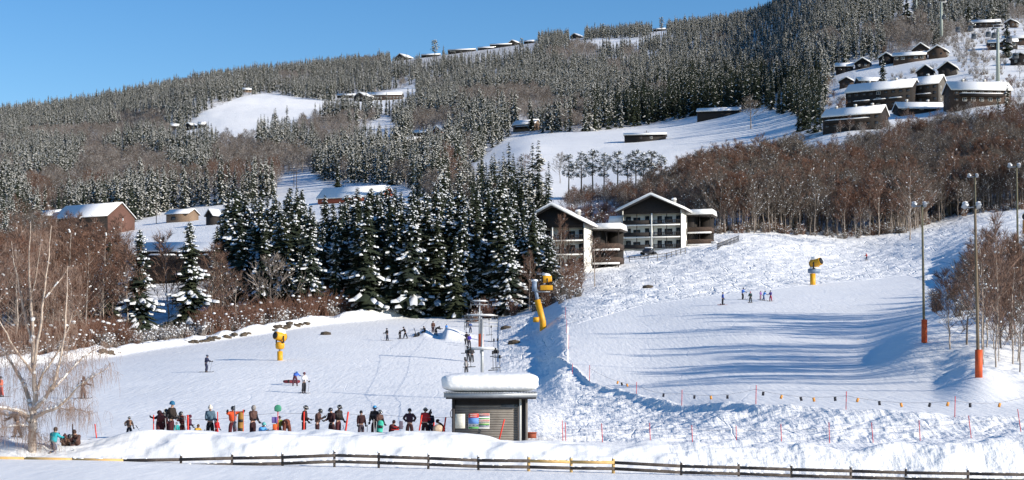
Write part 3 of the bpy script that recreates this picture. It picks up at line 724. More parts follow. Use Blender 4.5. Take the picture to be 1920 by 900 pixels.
def clear(px0, px1, d0, d1): CLEAR_BOXES.append((px0, px1, d0, d1))
def kw_rise(r, W): return max(r, W*0.26)
def hill_house(px, yb, wpx, label, L=None, W=8, H=2.6, rise=1.8, rz=0, wm=None, name='cabin', cat='cabin', d=None, wins='auto', storeys=1, **kw):
    ridge = yb < 112 and px < 1300
    d = crest_d(px)-15 if ridge else (d or find_d(px, yb, 300, 2900))
    if rz > 45 and L: L *= 0.72; W *= 0.76
    if L is None and abs(rz) > 40: L = wpx/F*d*0.62; W = wpx/F*d*0.72; rise = kw_rise(rise, W)
    if L is None: L = wpx/F*d/max(0.35, abs(math.cos(math.radians(rz))))
    L = max(L, 4); H = H if storeys == 1 else storeys*2.6
    g = G(px, d); g.z = g.z-0.3 if ridge else (HOR-yb)*d/F
    if wins == 'auto':
        wins = []
        n = max(2, int(L/3.2))
        for s in range(storeys):
            for i in range(n): wins.append(('F', -L/2+(i+0.5)*L/n, 1.35+s*2.6, 1.8, 1.4))
            for i in (-1, 1): wins.append(('R', i*W*0.22, 1.35+s*2.6, 1.1, 1.1)); wins.append(('L', i*W*0.22, 1.35+s*2.6, 1.1, 1.1))
    o = house(name, label, cat, g, math.radians(rz), L, W, H, rise, wm or M_DARKW, wins=wins, **kw)
    half = wpx/2+8*600/d
    clear(px-half, px+half, d-max(28, d*0.055), d+W*0.8)
    if d > 900 or yb < 215: LOW.append((px-wpx*0.62, px+wpx*0.62, yb-5, yb+(17 if ridge else 26)))
    return o
for q in range(738, 1004, 12): LOW.append((q-7, q+7, float(np.interp(q, [738, 1004], [104, 72])), float(np.interp(q, [738, 1004], [124, 96]))))
HILL = [  # px, base row, width px, label, options
 (1604,243,96,'long two storey dark lodge with snow roof, lowest of the lodges above the brown wood', dict(rz=-30, storeys=2, W=10, rise=3.2, chim=[(-8,0,1.2),(7,0,1.2),(0,0,1.3)], balc=[(-11,8,2.5)])),
 (1655,206,108,'largest dark brown lodge with three balconies under a long snow roof', dict(rz=-32, storeys=3, W=11, rise=3.8, chim=[(-6,0,1.2),(6,0,1.2)], balc=[(-11,-3,2.6),(-2,4,2.6),(5,11,2.6)])),
 (1740,196,44,'tall brown end block with grey gable beside the largest dark lodge', dict(rz=-34, storeys=3, W=11, rise=3.8, L=13, gable_m=M_GREYW, balc=[(-4,4,2.6)], chim=[(0,0,1.1)])),
 (1832,197,112,'long brown lodge with bare roof patch and balconies, rightmost of the large lodges', dict(rz=3, storeys=2, W=11, wm=M_BROWNW, rise=3.6, chim=[(-6,0,1.3),(3,0,1.2)], balc=[(-10,9,2.6)])),
 (1722,212,84,'low snow covered roof between the lodges with a square white chimney', dict(rz=3, H=1.2, W=9, rise=2.6, chim=[(-5,0,1.3),(4,0,1.3)])),
 (1588,164,34,'small brown cabin with pointed snow gable half hidden by bushes', dict(rz=70, wm=M_BROWNW, W=7)),
 (1630,163,46,'low cabin with flat snowy roof beside the dark spruce', dict(rz=5, H=2.2, wm=M_BROWNW, W=7)),
 (1583,136,30,'leftmost dark cabin at the edge of the spruce forest, low roof', dict(rz=-10, W=7)),
 (1618,129,42,'dark cabin with wide gable to the valley, second from the forest edge', dict(rz=72, L=9, W=10, rise=2.4)),
 (1664,120,42,'dark cabin with pointed gable and cream door under the forest', dict(rz=66, L=10, W=10, rise=2.4)),
 (1706,116,56,'long brown cabin with slanting snow roof below the steep double gable', dict(rz=-18, W=8, wm=M_BROWNW)),
 (1728,104,46,'brown cabin with a steep snow gable, uppermost beside the forest corner', dict(rz=68, L=11, W=11, rise=3.0, wm=M_BROWNW)),
 (1760,108,44,'tan cabin with broad gable, standing right of the uppermost gable', dict(rz=64, L=10, W=12, rise=2.8, wm=M_BROWNW)),
 (1736,146,40,'black cabin with big glazed gable, left half of a pair on the open slope', dict(rz=70, L=8, W=10, rise=2.8)),
 (1778,141,48,'black cabin with glazed gable and red verge, right half of a pair on open slope', dict(rz=68, L=9, W=11, rise=3.0)),
 (1847,52,52,'dark cabin with long snowy roof high on the slope among spruces', dict(rz=-8, W=8)),
 (1897,52,30,'small brown cabin with snowy gable high at the picture edge', dict(rz=60, W=8, wm=M_BROWNW)),
 (1880,92,50,'dark chalet behind the gondola pylon', dict(rz=-14, W=9, storeys=1)),
 (1912,84,60,'brown chalet with thick snow roof right of the gondola pylon', dict(rz=-14, W=9, wm=M_BROWNW)),
 (1916,122,50,'dark cabin with blue shaded gable at the right edge of the slope', dict(rz=62, W=9)),
 (1348,220,76,'long low dark barn on the snowfield under the forest edge', dict(rz=-14, H=2.8, W=7, rise=1.6, wins=[], gable_m=M_TANW, name='barn', cat='barn')),
 (1210,265,76,'long flat dark shed in the middle of the snowfield', dict(rz=-8, H=2.6, W=6, rise=0.7, wins=[('F',-2,1.3,1.2,1.2),('F',3,1.3,1.2,1.2)], name='shed', cat='shed')),
 (988,245,40,'small tan log cabin with snow roof at the left tip of the snowfield', dict(rz=-28, W=8, H=3.0, rise=2.6, wm=M_TANW, balc=[(-5,5,0.9)])),
 (722,187,66,'brown farmhouse with snow roof in the upper clearing', dict(rz=-6, W=11, H=4, rise=3, wm=M_BROWNW, name='farmhouse', cat='farmhouse')),
 (682,189,40,'dark barn with pointed snow gable at the left end of the upper clearing', dict(rz=50, W=10, H=3.6, rise=3, name='barn', cat='barn')),
 (655,184,44,'low shed roof under snow beside the upper clearing barn', dict(rz=-5, H=2.2, W=8, wins=[], name='shed', cat='shed')),
 (358,243,24,'black cabin with snow gable below the bright meadow', dict(rz=50, W=9, H=3)),
 (328,243,14,'tiny dark hut left of the black cabin below the meadow', dict(rz=20, W=6, wins=[], name='hut', cat='hut')),
 (379,240,12,'tiny snow covered shed right of the black cabin below the meadow', dict(rz=0, W=6, wins=[], name='shed', cat='shed')),
 (463,173,16,'small orange tan cabin at the top corner of the bright meadow', dict(rz=10, W=6, wm=M_TANW)),
 (824,256,26,'bright red farmhouse gable among the trees of the lower forest', dict(rz=50, W=9, H=3.5, rise=3, wm=M_REDW, name='farmhouse', cat='farmhouse')),
 (800,258,44,'reddish brown barn with snow roof left of the bright red gable', dict(rz=-12, W=9, wm=M_RBARN, wins=[], name='barn', cat='barn')),
 (768,272,36,'tan shed with two snowy roof pitches between the trees', dict(rz=-25, W=8, wm=M_TANW, wins=[], name='shed', cat='shed')),
 (757,109,36,'black ridge cabin, leftmost of the row on the skyline', dict(rz=50, W=12, H=3, rise=3, wins=[])),
 (808,109,34,'low snow roofed ridge cabin just under the single pine', dict(rz=-10, W=10, H=2.4, wins=[])),
 (866,104,50,'long ridge lodge with snow roof, third from the left on the skyline', dict(rz=-10, W=12, H=3.4)),
 (912,99,30,'half buried roof between the ridge lodges', dict(rz=-8, W=10, H=1.8, wins=[])),
 (940,96,40,'long ridge lodge with dark wall, fourth on the skyline', dict(rz=-10, W=12, H=3.4)),
 (964,88,22,'black gabled ridge cabin touching the long lodge on the skyline', dict(rz=55, W=12, H=4, wins=[])),
 (992,87,18,'small ridge cabin beside the lone snowy tree on the skyline', dict(rz=-8, W=9, wins=[])),
 (1081,69,24,'small black gabled ridge cabin with two windows', dict(rz=50, W=12, H=3, rise=3)),
 (1136,77,40,'wide dark ridge cabin with flat snow roof in a small clearing', dict(rz=0, W=12, H=4.5, rise=1.5)),
 (1236,60,22,'low snow covered ridge cabin at the right end of the skyline row', dict(rz=-10, W=10, H=2.2, wins=[])),
 (342,416,46,'small tan brown shed on the snowy meadow right of the barn', dict(rz=-24, W=7, H=3, rise=1.8, wm=M_TANW, wins=[('F',-2,1.2,2.2,1.6)], name='shed', cat='shed', snow=0.3)),
 (400,421,26,'black shed with snow gable beside the dense spruce wood', dict(rz=52, W=8, H=3.5, rise=2, wins=[], name='shed', cat='shed')),
 (668,377,124,'bright red barn with a broad snow roof behind the spruces', dict(rz=-22, W=12, H=1.0, rise=4.4, down=1.2, wm=M_REDW, wins=[], name='barn', cat='barn')),
 (782,428,44,'dark house with slanting snow roof showing between the spruces', dict(rz=-50, W=9, H=3.0, rise=3.4, d=420)),
]
for px, yb, wp, lab, kw in HILL:
    kw = dict(kw)
    if 'snow' not in kw: kw['snow'] = 0.7 if yb < 300 else 0.5
    if yb < 130 and px < 1300: kw['snow'] = 1.1; kw['ov'] = 1.0
    hill_house(px, yb, wp, lab, **kw)
# the large barn on the left: long side's shade put into dark boards
d = 640; g = P(176, 434, d)
house('barn', 'large red brown barn with a long dark side and thin snow on its roof', 'barn', g, math.radians(-30), 29, 15, 5.0, 5.4, M_DARKW, snow=0.35, ov=0.6, gable_m=M_RBARN, down=5, wins=[('F',-6,1.5,1.2,1),('F',-2,1.5,1.2,1),('F',9,1.5,3,2)])
clear(90, 285, 590, 665)
house('barn', 'low annex with yellowish wall at the far end of the red brown barn', 'barn', P(98, 421, 655), math.radians(-30), 12, 9, 3, 2.4, M_TANW, snow=0.35)
clear(60, 120, 600, 665)
d = 395
house('lodge', 'long low lodge with a thick snow roof behind the slender spruces', 'lodge', P(420, 506, d), math.radians(-2), 38, 10, 4.2, 1.9, M_BROWNW, snow=0.55, ov=1.0, wins=[('F',-14+i*3.4,3.0,1.8,1.2) for i in range(9)], balc=[(-17,-10,2.2),(-4,4,2.2)])
clear(240, 600, 360, 402)
house('lodge', 'low snow covered roof far left among red brown birches', 'lodge', P(40, 500, 430), math.radians(8), 14, 8, 2.6, 2.2, M_BROWNW, snow=0.6); clear(-5, 85, 395, 440)

def rail_fence(pts, label, hh=1.1, m=None, step=2.4, rails=2):
    o = empty('wooden_fence', pts[0], 0, label, 'fence'); p0 = Vector(pts[0])
    for a, b in zip(pts[:-1], pts[1:]):
        a = Vector(a)-p0; b = Vector(b)-p0; n = max(1, int((b-a).length/step))
        for i in range(n+1):
            q = a.lerp(b, i/n); MB().box(q+Vector((0, 0, hh/2-0.2)), (0.14, 0.14, hh+0.4)).build('post', m or M_GREYW, o)
        for k in range(rails):
            z = hh*(0.9-0.45*k); MB().tube([a+Vector((0,0,z)), b+Vector((0,0,z))], 0.06, 4).build('rail', m or M_GREYW, o)
    return o
rail_fence([G(1180, 340), G(1215, 338), G(1250, 342), G(1285, 352)], 'grey wooden fence on the snow bank below the apartment houses', 1.3)
rail_fence([G(1345, 352), G(1362, 362), G(1385, 372)], 'short dark fence running down behind the snow hump right of the apartment houses', 1.4, M_DARKW, 1.2, 3)
rail_fence([G(1290, 560+20), G(1180, 600)], 'thin dark fence along the road on the snowfield', 1.3, M_DARKW, 6)
rail_fence([P(x, y, 352)-Vector((0,0,1.1)) for x, y in ((1168, 484), (1212, 480), (1240, 482))], 'dark parking fence with solid boards in front of the right apartment house', 1.2, M_DARKW, 1.2, 3)

def car(label, loc, rz, paint):
    o = empty('parked_car', loc, rz, label, 'car')
    prof = [(-2.1,.35),(2.1,.35),(2.15,.75),(1.9,.95),(1.0,1.02),(0.45,1.45),(-1.1,1.48),(-1.9,1.0),(-2.15,.8)]
    b = MB(); R = Matrix.Rotation(math.pi/2, 3, 'Z'); b.prism(prof, -0.85, 0.85, 0, R); b.build('body', paint, o, bevel=0.06)
    b = MB(); b.prism([(0.95,1.0),(0.42,1.40),(-1.05,1.42),(-1.7,1.0)], -0.865, 0.865, 0, R); b.build('window', M_GLASS, o)
    for x in (-0.8, 0.8):
        for y in (-1.35, 1.35): MB().tube([(x-0.1, y, .33), (x+0.1, y, .33)], .33, 12).build('wheel', M_TYRE, o)
    b = MB(); b.prism([(0.5,1.45),(0.4,1.70),(-1.05,1.74),(-1.2,1.48)], -0.75, 0.75, 0, R); b.build('snow_cap', M_SNOW, o, bevel=0.1)
M_TYRE = mat("tyre_rubber", (0.02, 0.02, 0.02), 0.9)
car('dark car with snow on its roof parked before the right apartment house', P(1216, 478, 357), math.radians(70), mat("dark_car_paint", (0.02, 0.022, 0.03), 0.3, spec=0.6))
car('snow dusted pale car parked at the right end of the apartment houses', P(1338, 467, 372), math.radians(70), mat("grey_car_paint", (0.3, 0.31, 0.32), 0.3, spec=0.6))
# ------------------------------------------------------------------ scatter trees over the hillside
def mix_noise(u, Y, s, sx=90, sy=28): return fbm(u/sx, Y/sy, s, 3)
def kind_map(u, d):
    z = ground_z(u, d); Y = HOR-z*F/d
    op = np.zeros(u.shape, bool)
    for k in OPEN: op |= inside(POLY[k], u, Y)
    br = inside(POLY['brown_right'], u, Y)
    hid = hidden_boxes(u, d)
    out = np.zeros(u.shape, int)        # 0 none 1 spruce 2 bare
    far = (d > 400)
    m = mix_noise(u, Y, 5)
    lowleft = (Y > 225+0*u) & (u < 880)
    bare = br | (lowleft & (m > 0.02+0.10*(Y < 300))) | ((u > 860) & (u < 1250) & (Y > 175) & (Y < 245) & (m > 0.12)) | ((u > 1560) & (Y < 130) & (m > 0.25)) | (m > 0.42)
    out[:] = np.where(bare, 2, 1)
    out[op | hid | ((u > 1030) & (Y > 250) & ~br & (d < 800))] = 0
    return out, z, Y, op, hid
items = {'spruce': [], 'bare': [], 'bush': []}
# back hills, d 640..2650
for (d0, d1, sp) in ((430, 700, 5.6), (700, 1000, 6.0), (1000, 1500, 7.4), (1500, 2650, 9.6)):
    Aw = (2040/F)*(d1*d1-d0*d0)/2; n = int(Aw/(sp*sp))
    u, d = area_points(n, d0, d1)
    k, z, Y, op, hid = kind_map(u, d)
    sel = (k > 0) & (Y > -75) & (u > -60) & (u < 1990)
    br = inside(POLY['brown_right'], u, Y)
    # nothing behind the crest
    for i in np.nonzero(sel)[0]:
        if br[i] and d[i] < 1000: continue
        if z[i] < 20: continue
        items['spruce' if k[i] == 1 else 'bare'].append((u[i], d[i], z[i], Y[i]))
# brown wood on the right
n = int((2040/F)*(820**2-395**2)/2/(3.6**2)); u, d = area_points(n, 395, 820, 1030, 2080)
k, z, Y, op, hid = kind_map(u, d); br = inside(POLY['brown_right'], u, Y)
thin = mix_noise(u, Y, 15, 60, 20)
for i in np.nonzero(br & ~hid & (thin > -0.30))[0]: items['bare'].append((u[i], d[i], z[i], Y[i]))
# left: mixed trees between the plough bank and the barn meadow
n = int((520/F)*(430**2-200**2)/2/(4.9**2)); u, d = area_points(n, 200, 430, -60, 520)
k, z, Y, op, hid = kind_map(u, d)
for i in np.nonzero(~hid & (d > I(EDGE, u)+10))[0]:
    if u[i] > 225 and d[i] > I(EDGE, np.array([u[i]]))[0]+42: continue
    if 165 < u[i] < 385 and d[i] < 266: continue
    if 225 < u[i] and RNG.random() < 0.7: continue
    items['bare'].append((u[i], d[i], z[i], Y[i]))
# sparse trees in the cabin slope and along the meadows
u, d = area_points(1500, 560, 1150, 1540, 2000); k, z, Y, op, hid = kind_map(u, d)
for i in np.nonzero(inside(POLY['slope_right'], u, Y) & ~hid)[0]: items['bush' if RNG.random() < 0.80 else 'bare'].append((u[i], d[i], z[i], Y[i]))

def is_dark(u, Y, d):
    # the dark, nearly snow free lower edge of the big forest
    e = np.interp(u, [1080, 1200, 1300, 1420, 1500], [240, 232, 215, 205, 210])
    return (u > 1060+RNG.uniform(0, 130)) and (u < 1540) and (Y > e-58+RNG.uniform(-26, 26)+max(0, (1250-u)*0.25))
sp_h = lambda d: (RNG.uniform(0.65, 1.2)+(0.3 if RNG.random() < 0.08 else 0))*(17 if d < 1300 else 16.5)
# 300 nearest stay single trees, the rest becomes one forest
def as_points(name, rec, protos, label, cat):
    """one mass of trees: points that carry the tree kinds"""
    me = bpy.data.meshes.new(name); n = len(rec); me.vertices.add(n)
    me.vertices.foreach_set('co', np.array([r[0] for r in rec], np.float32).ravel())
    for nm, ty, k in (('tree_kind', 'INT', 1), ('tree_turn', 'FLOAT', 2), ('tree_scale', 'FLOAT', 3)):
        a = me.attributes.new(nm, ty, 'POINT'); a.data.foreach_set('value', np.array([r[k] for r in rec], np.int32 if ty == 'INT' else np.float32))
    o = bpy.data.objects.new(name, me); COL.objects.link(o); tag(o, label, cat, kind='stuff')
    pc = bpy.data.collections.new(name+'_kinds')
    for i, p in enumerate(protos):
        po = bpy.data.objects.new('%s_kind_%02d' % (name, i), p); pc.objects.link(po)
    ng = bpy.data.node_groups.new(name+'_nodes', 'GeometryNodeTree')
    ng.interface.new_socket('Geometry', in_out='INPUT', socket_type='NodeSocketGeometry'); ng.interface.new_socket('Geometry', in_out='OUTPUT', socket_type='NodeSocketGeometry')
    N = ng.nodes.new; gi = N('NodeGroupInput'); go = N('NodeGroupOutput'); ip = N('GeometryNodeInstanceOnPoints'); ci = N('GeometryNodeCollectionInfo')
    ci.inputs['Collection'].default_value = pc; ci.inputs['Separate Children'].default_value = True; ci.inputs['Reset Children'].default_value = True
    ip.inputs['Pick Instance'].default_value = True
    def attr(nm, ty):
        a = N('GeometryNodeInputNamedAttribute'); a.data_type = ty; a.inputs['Name'].default_value = nm; return a.outputs[0]
    cx = N('ShaderNodeCombineXYZ'); L = ng.links.new
    L(attr('tree_turn', 'FLOAT'), cx.inputs[2]); L(gi.outputs[0], ip.inputs['Points']); L(ci.outputs[0], ip.inputs['Instance'])
    L(attr('tree_kind', 'INT'), ip.inputs['Instance Index']); L(cx.outputs[0], ip.inputs['Rotation']); L(attr('tree_scale', 'FLOAT'), ip.inputs['Scale'])
    L(ip.outputs[0], go.inputs[0])
    o.modifiers.new('trees', 'NODES').node_group = ng
    return o
FOREST_K = SP_FAR+SP_DARK; sp_rec = []
sp = sorted(items['spruce'], key=lambda r: r[1]); n_single = 300-n_sp-14
print('spruces', len(sp), 'near', n_sp, 'bare', len(items['bare']), 'bush', len(items['bush']))
for i, (u, d, z, Y) in enumerate(sp):
    h = sp_h(d); loc = Vector(((u-960)/F*d, d, z))
    if low_growth(u, Y):
        if RNG.random() < 0.6: continue
        h *= 0.3
    dk = is_dark(u, Y, d) or (d < 700 and RNG.random() < 0.5); h *= 0.86 if u > 1430 else 1.1 if (u > 1080 and Y > 120 and d < 1150) else 1.0
    k = 4+RNG.randrange(3) if dk else RNG.randrange(4)
    sc = h/(17 if dk else 15)
    if i < n_single:
        single('spruce_tree', FOREST_K[k], loc, sc, 'dark spruce at the forest edge on the lower hillside' if dk else 'snow frosted spruce on the lower hillside', 'spruce', 'dark spruces of the lower hillside' if dk else 'frosted spruces of the lower hillside')
    else: sp_rec.append((tuple(loc), k, RNG.uniform(0, 6.28), sc))
as_points('spruce_forest', sp_rec, FOREST_K, 'spruce forest frosted with snow covering the far hillside', 'forest')
BK = BARE_ONE['red']+BARE_ONE['brown']+BARE_ONE['grey']+BARE_ONE['frost']; b_rec = []
bl = sorted(items['bare'], key=lambda r: r[1]); nb = 0
def bare_label(u, d, fam, h):
    where = 'at the very left edge' if u < 40 else 'behind the big birch' if u < 110 else 'right behind the big birch' if u < 175 else 'between the thicket and the snowy spruces' if u < 290 else 'among the single spruces' if u < 420 else 'before the dark wood'
    row = 'at the plough bank' if d < 235 else 'midway up' if d < 275 else 'at the back'
    return '%s %s tree, %s, %s' % ('short' if h < 0.82 else 'medium' if h < 1.0 else 'tall', ('red brown', 'brown birch', 'grey', 'frosted')[fam], row, where)
print('bare', len(bl))
for i, (u, d, z, Y) in enumerate(bl):
    loc = Vector(((u-960)/F*d, d, z)); h = RNG.uniform(0.65, 1.15)
    if low_growth(u, Y):
        if RNG.random() < 0.6: continue
        h *= 0.3
    m = float(mix_noise(np.array([u]), np.array([Y]), 77, 60, 25)[0])
    if u < 260 and d < 430: fam = 0 if RNG.random() < 0.62 else 1
    elif u > 1020 and d < 900: fam = 2 if (m < 0.0 or RNG.random() < 0.25) else (0 if RNG.random() < 0.3 else RNG.choice((1, 1, 2, 3)))
    else: fam = 3 if (RNG.random() < (0.75 if d > 900 else 0.3)) else (1 if m > 0.1 and d < 900 else 2)
    if u > 1500 and 520 < d < 900: h *= 0.6
    if 1030 < u < 1330 and d < 700: h *= float(np.interp(u, [1030, 1200, 1330], [0.45, 0.55, 1.0]))
    k = fam*4+RNG.randrange(4)
    if u > 1440 and u < 1780 and d < 470: h *= 1.05
    lim = 175
    if i < lim and d < 520 and nb < lim:
        key = ('red', 'brown', 'grey', 'frost')[fam]
        nb += 1
        tree('bare_tree', BARE[key][k % 4], loc, h*(1.12 if u < 260 else 1), bare_label(u, d, fam, h) if u < 600 else 'leafless %s tree at the front of the brown wood right' % ('red brown' if fam == 0 else 'birch' if fam == 1 else 'grey'), 'bare tree', 'leafless trees left of the piste' if u < 600 else 'leafless trees of the brown wood')
    else: b_rec.append((tuple(loc), k, RNG.uniform(0, 6.28), h))
# front row of the brown wood as single trees
fr = []
u_ = 1345
while u_ < 1760 and len(fr) < 70:
    for dd in (0, 5, 10):
        q = u_+RNG.uniform(-5, 5); d = float(np.interp(q, [1340, 1450, 1700, 1760], [398, 402, 404, 428]))+dd+RNG.uniform(-2, 2)
        fam = RNG.choice(('grey', 'grey', 'brown', 'red')); fr.append(1)
        tree('bare_tree', BARE[fam][RNG.randrange(4)], G(q, d), RNG.uniform(0.7, 1.15), '%s leafless tree of the brown wood, %s, %s' % ({'grey': 'grey', 'brown': 'brown', 'red': 'reddish'}[fam], ('foremost row', 'second row', 'third row')[dd//5], 'just right of the apartment houses' if q < 1430 else 'above the snow cannon' if q < 1540 else 'left of the free standing birch' if q < 1680 else 'behind the free standing birch'), 'bare tree', 'front row of the brown wood')
    u_ += 17
for j in range(22):
    q = 1765+j*9.5; d = float(np.interp(q, [1760, 1850, 1930, 2000], [432, 424, 420, 420]))+RNG.uniform(0, 9)
    tree('bare_tree', BARE[RNG.choice(('grey', 'grey', 'red'))][RNG.randrange(4)], G(q, d), RNG.uniform(0.6, 0.95), 'leafless tree on the brow of the snow slope behind the lamp posts', 'bare tree', 'trees on the brow behind the lamp posts')
as_points('bare_wood', b_rec, BK, 'reddish brown leafless wood spread over the slopes', 'wood')
bu = [(tuple(Vector(((u-960)/F*d, d, z))), 10+RNG.randrange(3), RNG.uniform(0, 6.28), RNG.uniform(0.5, 1.3)) for (u, d, z, Y) in items['bush']]
# undergrowth along the foot of the woods
def strip(n, f, protos, lo, hi, out):
    for i in range(n):
        q, d = f(); out.append((tuple(G(q, d)), RNG.choice(protos), RNG.uniform(0, 6.28), RNG.uniform(lo, hi)))
def f_left():
    q = RNG.uniform(-40, 900); return q, float(I(EDGE, q))+8+abs(RNG.gauss(0, 11))
strip(330, f_left, [0,1,2,3,7,8,9], 0.35, 1.0, bu); strip(240, f_left, [10,11,12], 0.4, 1.1, bu)
def f_red():
    q = RNG.uniform(380, 860); return q, float(I(EDGE, q))+RNG.uniform(9, 20)
strip(230, f_red, [4,5,6], 0.7, 1.35, bu)
def f_reda():
    q = RNG.uniform(-40, 240); return q, float(I(EDGE, q))+RNG.uniform(10, 42)
strip(260, f_reda, [4,5,6], 0.7, 1.4, bu)
def f_mid():
    q = RNG.uniform(880, 1095); return q, RNG.uniform(268, 330)+(0 if q < 1050 else -8)
strip(130, f_mid, [0,1,2,4,7,8], 0.5, 1.3, bu)
def f_top():
    q = RNG.uniform(1340, 1960); return q, float(np.interp(q, [1340,1450,1700,1760,1930], [396,400,402,428,420]))+RNG.uniform(-2, 14)
strip(260, f_top, [0,1,2,3,7,8,9], 0.5, 1.2, bu)
def f_rb():
    q = RNG.uniform(1750, 1990); return q, RNG.uniform(152, 240)
strip(26, f_rb, [0,1,2,3,0,1], 0.5, 1.4, bu)
def f_road():
    q = RNG.uniform(1040, 1340); return q, RNG.uniform(430, 470)
strip(150, f_road, [4,5,6,0,1], 0.7, 1.3, bu)
as_points('undergrowth', bu, BUSH+BUSHR+BUSHS+BUSHF, 'snowy scrub and thicket along the foot of the woods', 'undergrowth')

# ------------------------------------------------------------------ trees one can point at
def bt(key, i, px, yb, yt, label, d=None, lo=84, hi=900, ws=1.0, name='birch_tree', cat='birch'):
    d = d or find_d(px, yb, lo, hi); g = G(px, d); base = {'red': 13, 'brown': 15, 'grey': 13, 'slim': 11}[key]
    h = (HOR-yt)/F*d-g.z
    return tree(name, BARE[key][i], g, h/base, label, cat, wscale=h/base*ws)
bt('brown', 0, 1706, 450, 300, 'tall pale birch standing free on the snow before the brown wood', lo=300)
bt('brown', 1, 983, 362, 288, 'wide bare birch on the shaded road above the spruce wood', lo=420, ws=1.5)
bt('grey', 2, 1408, 242, 178, 'dark bare tree standing alone at the right end of the snowfield', lo=520, ws=1.4)
bt('grey', 1, 1050, 345, 285, 'bare dark tree at the left end of the pine row', lo=420)
bt('brown', 2, 1115, 560, 440, 'bare birch bush in front of the left apartment house', d=285, ws=1.3)
bt('red', 1, 1078, 565, 480, 'reddish leafless shrub beside the big snow cannon', d=275, ws=1.5)
bt('slim', 0, 1052, 530, 400, 'slim pale birch against the balconies of the left apartment house', d=300, ws=0.9)
bt('brown', 3, 120, 650, 420, 'tall pale birch among the red brown thicket far left', lo=180)
bt('brown', 1, 30, 662, 440, 'pale birch rising from the thicket at the left edge', lo=180)
bt('slim', 1, 242, 640, 450, 'thin white stemmed birch left of the drooping white spruce', lo=180, ws=1.2)
bt('slim', 2, 318, 630, 430, 'thin birch between the two snow laden spruces', lo=180, ws=1.2)
bt('slim', 3, 395, 625, 455, 'thin pale birch right of the slender snow laden spruce', lo=180, ws=1.3)
bt('slim', 0, 418, 618, 470, 'slight birch at the left foot of the dense wood', lo=180, ws=1.2)
bt('slim', 1, 992, 585, 470, 'slim pale birch stem left of the big snow cannon', d=272, ws=1.0)
PINES = []
for i in range(2):
    B, T = pine_mesh(500+i, 12); PINES.append((B.mesh('pine_crown', [M_NEEDLEF, M_FROST]), T.mesh('pine_trunk', M_BARK)))
for px, yb, yt, lab, dd in ((815,103,76,'lone pine on the skyline above the second ridge cabin',None),(978,88,72,'snowy round pine between the ridge cabins',None),(1130,64,45,'lone pine on the skyline above the wide ridge cabin',None),(1240,55,33,'lone pine on the skyline at the right end of the ridge cabins',None)):
    d = find_d(px, yb+14, 1500, 2700); g = G(px, d); h = (HOR-yt)/F*d-g.z
    tree('pine_tree', PINES[PX % 2] if False else PINES[(px//7) % 2], g, h/12, lab, 'pine', wscale=h/12*0.85)
DARKP = [pine_mesh(520+i, 12) for i in range(2)]
DARKP = [(B.mesh('pine_crown', [M_NEEDLE, M_SNOWT]), T.mesh('pine_trunk', M_BARK)) for B, T in DARKP]
for i, px in enumerate((1066, 1090, 1112, 1133, 1158, 1178, 1192, 1207, 1222, 1240)):
    d = 545-i*3; g = G(px, d); h = (HOR-(284+[8,4,0,6,2,8,0,4,2,10][i]))/F*d-g.z
    tree('pine_tree', DARKP[i % 2], g, h/12, 'dark green pine in the row below the snowfield', 'pine', 'row of dark pines below the snowfield', wscale=h/12*1.05)
for px, yb, yt, lab in ((1655,188,104,'single dark spruce between the cabins and the largest lodge'),(898,282,222,'dark snowy spruce at the left corner of the snowfield'),(997,246,200,'spruce with snowy top right behind the tan log cabin'),(633,352,300,'dark spruce clump above the shaded blue clearing'),(1888,108,40,'dark spruce right behind the gondola pylon'),(497,350,300,'narrow dark spruce at the top left of the shaded clearing'),(1815,60,0,'tall frosted spruce high among the upper cabins'),(1700,62,-10,'frosted spruce beside the narrow forest gap')):
    d = find_d(px, yb, 300, 2600); g = G(px, d); h = (yb-yt)/F*d
    tree('spruce_tree', SP_NEAR[px % 6], g, h/20, lab, 'spruce', wscale=h/20*1.1)
# thicket and birches of the right bank, some beyond the picture edge: they shade the piste
for i in range(58):
    if i < 22: q = RNG.uniform(1800, 1985); d = RNG.uniform(124, 150)
    elif i < 42: q = RNG.uniform(1765, 2000); d = RNG.uniform(150, 195)
    else: q = RNG.uniform(1985, 2300); d = RNG.uniform(128, 190)
    if abs(q-1832) < 12 and d < 122: continue
    key = RNG.choice(('slim', 'slim', 'grey', 'brown')); lim = np.interp(q, [1740, 1790, 1850, 1890, 1990, 2300], [505, 500, 415, 440, 420, 400])
    g = G(q, d); h = min(RNG.uniform(5, 12), max(3.0, (HOR-lim)/F*d-g.z))
    if q > 1985: h = RNG.uniform(12, 19)
    tree('birch_tree', BARE[key][RNG.randrange(4)], g, h/{'slim': 11, 'grey': 13, 'brown': 15}[key], 'bare birch %s' % ('beyond the nearest lamp post, in the lower thicket' if i < 11 else 'in the lower thicket, towards its right' if i < 22 else 'farther up the bank behind the lower thicket' if i < 42 else 'at the far right of the bank thicket'), 'birch', 'thicket of birches on the right bank', wscale=h/{'slim': 11, 'grey': 13, 'brown': 15}[key]*0.9)
bt('slim', 3, 1868, 690, 395, 'tallest pale birch of the right bank, just right of the nearest lamp post', lo=100, ws=0.75)
bt('grey', 3, 1912, 698, 560, 'dark crooked young tree on the snow at the right edge', lo=100, ws=0.8, name='bare_tree', cat='bare tree')
bt('slim', 2, 1782, 655, 500, 'small bare birch on the snow between the two nearer lamp posts', lo=110, ws=1.4)

